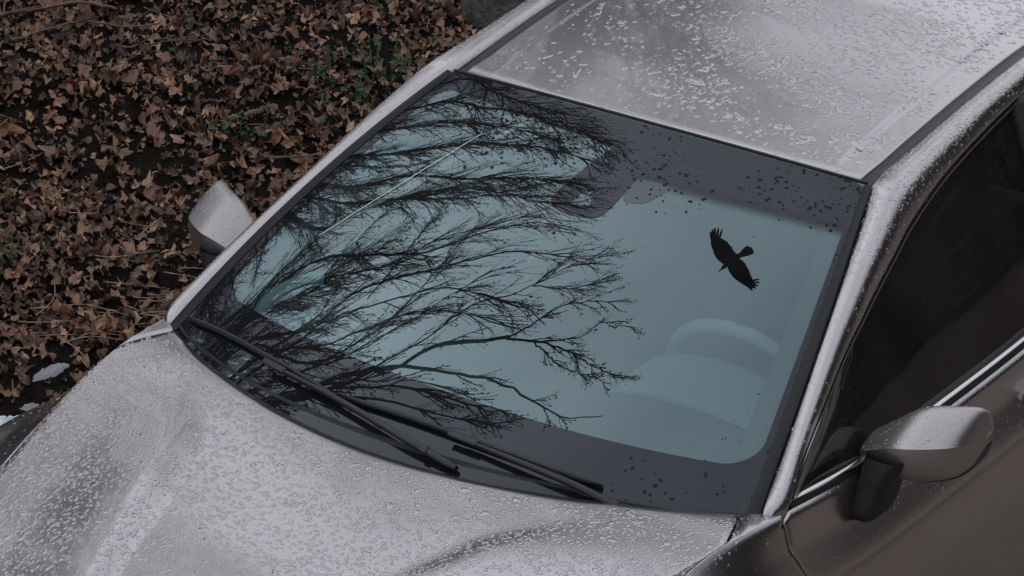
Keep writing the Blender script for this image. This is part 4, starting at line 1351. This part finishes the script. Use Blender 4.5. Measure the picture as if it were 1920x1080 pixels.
limb_tree('bare tree whose branches overhang and reflect in the windshield', (-6.9, .5, 0), 4.6, .21,
  [(6, .034, L['A'], 6, .50), (None, .016, L['A1'], 4, .34), (None, .017, L['A2'][:-1], 5, .30), (None, .010, L['A3'], 4, .26), (None, .010, L['A4'], 4, .25),
   (5, .028, L['B'][:-1], 8, .34), (None, .015, L['C'], 8, .42), (None, .010, L['C2'], 6, .35), (7, .030, L['D'], 16, .65), (7, .020, L['E'], 14, .70), (None, .014, L['E2'], 12, .6),
   (8, .028, L['F'], 18, .7), (5, .022, L['L1'], 15, .42), (4, .018, L['L2'], 15, .38), (8, .020, L['K'], 24, .8), (6, .020, L['N1'], 16, .6), (6, .018, L['N2'], 14, .55), (5, .018, L['N3'], 14, .55), (5, .015, L['N4'], 16, .6), (6, .016, L['N5'], 22, .7), (7, .018, L['N6'], 18, .7), (5, .014, L['N7'], 9, .40), (7, .016, L['N8'], 20, .8)] + extra_limbs((-6.9, .5, 0), 4.6, 16, 2.3, 2.2, 4.4, 5), bark, None)
limb_tree('second bare tree behind the first, dense fine branches seen reflected', (-8.6, 4.3, 0), 4.8, .19,
  [(7, .030, L['G'], 34, .7), (7, .030, L['H'], 38, .65), (6, .024, L['H2'], 34, .6), (7, .026, L['I'], 38, .6), (8, .028, L['J'], 36, .6), (8, .022, L['J2'], 32, .55), (6, .022, L['M'], 36, .55)] + extra_limbs((-8.6, 4.3, 0), 4.8, 18, 2.8, 2.2, 4.6, 6), bark, None)

def free_tree(label, base, h, r0, mat, nl, reach, seed, lean=(0, 0)):
    global rng
    keep = rng; rng = np.random.default_rng(seed)
    limbs = []
    for i in range(nl):
        a = i * 2.4 + rng.uniform(-.3, .3); z = rng.uniform(.35, .95) * h
        d = np.array([math.cos(a) + lean[0], math.sin(a) + lean[1], rng.uniform(.5, 1.1)])
        p0 = np.array([0, 0, 0]) + unit(d) * .5 + (0, 0, z + .3)
        limbs.append((min(9, int(z / h * 9)), rng.uniform(.02, .04), wander(p0, d, reach * rng.uniform(.7, 1.15), 6, .12, .05) + np.array(base), 16, .8))
    t = limb_tree(label, base, h, r0, limbs, mat, None)
    rng = keep
    return t
free_tree('mossy grey tree trunk standing behind the roof rail of the car', (-2.60, 4.48, 0), 5.2, .15, mossy, 9, 2.0, 21, (.1, .9))
bgt = free_tree('bare tree in the row farther behind the leaf litter', (-13, 1, 0), 6.5, .22, bark, 20, 3.6, 31)
bgt['group'] = 'bare trees in the far row'
def copy_tree(o, loc, rz, sc_):
    c = o.copy(); COL.objects.link(c); c.location = loc; c.rotation_euler = (0, 0, rz); c.scale = (sc_,) * 3
    for ch in o.children:
        d = ch.copy(); COL.objects.link(d); d.parent = c
    return c
for loc, rz, s_ in (((-11.5, 5.5, 0), 1.1, 1.0), ((-12.5, -3.5, 0), 2.2, 1.05), ((-15, 9, 0), 3.0, 1.2), ((-17, 4, 0), 4.0, 1.2), ((-9, 11, 0), 5.0, 1.1), ((-16, -1, 0), .5, 1.25)):
    copy_tree(bgt, loc, rz, s_)

# evergreen hedge added out of view to darken reflections in the car's side
hg = empty('backdrop', (11, 12, 0)); tag(hg, 'added tall dark evergreen hedge across the parking strip', 'backdrop')
hn = 40000
hx = rng.normal(0, .55, hn) - .1; hy = rng.uniform(-22, 22, hn); hz = rng.uniform(0, 7.4, hn) * (1 + .12 * np.sin(hy * 1.7) + .06 * np.sin(hy * 4.1))
c = np.stack([hx, hy, hz], 1); a = rng.normal(size=(hn, 3)); a /= np.linalg.norm(a, axis=1)[:, None]; b = np.cross(a, rng.normal(size=(hn, 3))); b /= np.linalg.norm(b, axis=1)[:, None]
V = np.stack([c - a * .16, c + b * .08, c + a * .16, c - b * .08], 1).reshape(-1, 3)
obj('foliage', mk_mesh('foliage', V, np.arange(hn * 4).reshape(-1, 4)), pmat('backdrop_green', (.045, .047, .030), .6, var=.4), hg, sm=False, kind='stuff')
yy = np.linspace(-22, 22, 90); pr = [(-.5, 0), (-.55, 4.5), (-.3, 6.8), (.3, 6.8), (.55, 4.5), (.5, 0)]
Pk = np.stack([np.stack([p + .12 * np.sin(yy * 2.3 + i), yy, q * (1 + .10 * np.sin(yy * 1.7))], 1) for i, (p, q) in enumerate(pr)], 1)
grid_obj('dark_core', Pk, pmat('backdrop_core', (.030, .027, .021), .9), hg)  # solid dark core added so no sky gaps show in the reflection
acc = Acc()
for q in np.arange(-21, 22, 1.4): acc.tube([(0, q, -.1), (.1, q + .1, 3.4), (0, q, 6.4)], [.06, .045, .02], 6)
obj('stems', acc.mesh('stems'), bark, hg)

hg['group'] = 'added evergreen backdrops around the lot'
def copy_thing(o, loc, rz, scl, label):
    c = o.copy(); COL.objects.link(c); c.location = loc; c.rotation_euler = (0, 0, rz); c.scale = scl; c['label'] = label
    for ch in o.children:
        d = ch.copy(); COL.objects.link(d); d.parent = c
copy_thing(hg, (-21, 9, 0), 0.1, (1, 1.2, .72), 'added dark evergreen hedge beyond the bare trees')  # unseen copies added to darken the low horizon mirrored in the paint
copy_thing(hg, (-6, 27, 0), 1.45, (1, 1.2, .72), 'added dark evergreen hedge at the far end of the lot')

# ================================================================== the crow overhead
def crow():
    O = np.array([-.665, 1.886, 6.3]); Fd = np.array([-.366, -.931, 0]); Fd /= np.linalg.norm(Fd)
    Lt = np.cross((0, 0, 1), Fd); Up = np.array([0, 0, 1.0])
    A = Acc()
    # body: beak tip to tail root
    st = [(.150, .001), (.135, .005), (.112, .011), (.100, .021), (.080, .030), (.058, .032), (.035, .040), (.0, .052), (-.04, .050), (-.075, .034), (-.10, .020), (-.12, .006)]
    th = np.linspace(0, 2*math.pi, 18, endpoint=False)
    xs = np.array([q[0] for q in st]); rs = np.array([q[1] for q in st])
    xx = np.linspace(.150, -.12, 40); rr = np.interp(-xx, -xs, rs)
    yc = np.interp(-xx, [-.15, -.06, 0, .12], [.012, 0, 0, .01])
    P = np.stack([np.repeat(xx[:, None], 18, 1), yc[:, None] + rr[:, None] * np.cos(th), .9 * rr[:, None] * np.sin(th)], -1)
    A.add(P.reshape(-1, 3), grid_faces(40, 18, True))
    def plate(a, b, w0, w1, dz, bend=0., tip=.25):
        """one feather: a rounded, slightly cambered blade from a to b"""
        a, b = np.array(a, float), np.array(b, float)
        f = np.linspace(0, 1, 9); c = lerp(a, b, f[:, None]); d = unit(b - a); n = np.array([-d[1], d[0]])
        c = c + (bend * np.sin(math.pi * f))[:, None] * n
        wd = lerp(w0, w1, f) * np.sqrt(np.clip((1.0 - f) / tip, .02, 1))
        rows = []
        for s_, z_ in ((-1, 0.), (0, .004), (1, 0.), (0, -.003)):
            q = c + n * (wd * s_)[:, None]
            rows.append(np.stack([q[:, 0], q[:, 1], dz(q) + z_ * (1 - .8 * f)], 1))
        Pq = np.stack(rows, 1)
        A.add(Pq.reshape(-1, 3), grid_faces(9, 4, True))
    zw = lambda q: .010 + .09 * np.abs(q[:, 1])**1.2
    # wings: outline tables (forward, lateral): leading and trailing edge
    for s_, lead, trail, fing in (
      (-1, [(.066, .03), (.074, .10), (.068, .20), (.044, .305), (.018, .39), (-.010, .45)], [(-.070, .03), (-.070, .10), (-.082, .19), (-.085, .28), (-.078, .365), (-.075, .44)],
       [((-.012, .42), (-.060, .556)), ((-.025, .42), (-.088, .572)), ((-.040, .42), (-.112, .566)), ((-.055, .41), (-.134, .535)), ((-.06, .38), (-.145, .480))]),
      (1, [(.060, .03), (.074, .10), (.080, .20), (.068, .30), (.052, .39), (.040, .44)], [(-.060, .03), (-.066, .10), (-.064, .17), (-.050, .27), (-.036, .345), (-.030, .40)],
       [((.030, .42), (.026, .520)), ((.020, .42), (-.008, .522)), ((.008, .42), (-.038, .512)), ((-.005, .41), (-.066, .486)), ((-.015, .39), (-.080, .448))])):
        n = 22
        Lc = curve([(p, s_ * q, 0) for p, q in lead], n); Tc = curve([(p, s_ * q, 0) for p, q in trail], n)
        k = np.linspace(0, 1, 9)
        Pm = Lc[:, None] * (1 - k)[None, :, None] + Tc[:, None] * k[None, :, None]
        up = zw(Pm.reshape(-1, 3)).reshape(n, 9)
        thick = .012 * (1 - np.linspace(0, .8, n))[:, None] * np.sin(math.pi * np.clip(k, .02, 1)**.5)[None]
        for sg in (1, -1):
            Q = Pm.copy(); Q[..., 2] = up + sg * (thick + .0006)
            A.add(Q.reshape(-1, 3), grid_faces(n, 9))
        for a, b in fing:
            plate((a[0], s_ * a[1]), (b[0], s_ * b[1]), .013, .010, zw, 0, .3)
        # secondaries fringe the trailing edge
        for j in range(2, n - 2, 2):
            p = Tc[j]; plate((p[0] + .05, p[1]), (p[0] - .004 - .005 * (j % 3 == 0), p[1] + s_ * .012), .017, .014, zw, 0, .3)
    zt = lambda q: .004 + 0 * q[:, 0]
    for j, a in enumerate(np.linspace(-1, 1, 9)):
        plate((-.075, .010 + .018 * a), (-.185 - .018 * (1 - abs(a)), .030 + .072 * a), .013, .015, lambda q, j=j: .002 * abs(j - 4) + 0 * q[:, 0], 0, .2)
    me = A.mesh('crow')
    V = np.empty(len(me.vertices) * 3); me.vertices.foreach_get('co', V); V = V.reshape(-1, 3)
    W = V[:, :1] * Fd + V[:, 1:2] * Lt + V[:, 2:] * Up
    me.vertices.foreach_set('co', W.ravel())
    o = obj('crow', me, pmat('black_feathers', (.008, .008, .009), .6))
    o.location = O
    tag(o, 'black crow in flight with spread wings, mirrored in the windshield', 'bird')
crow()
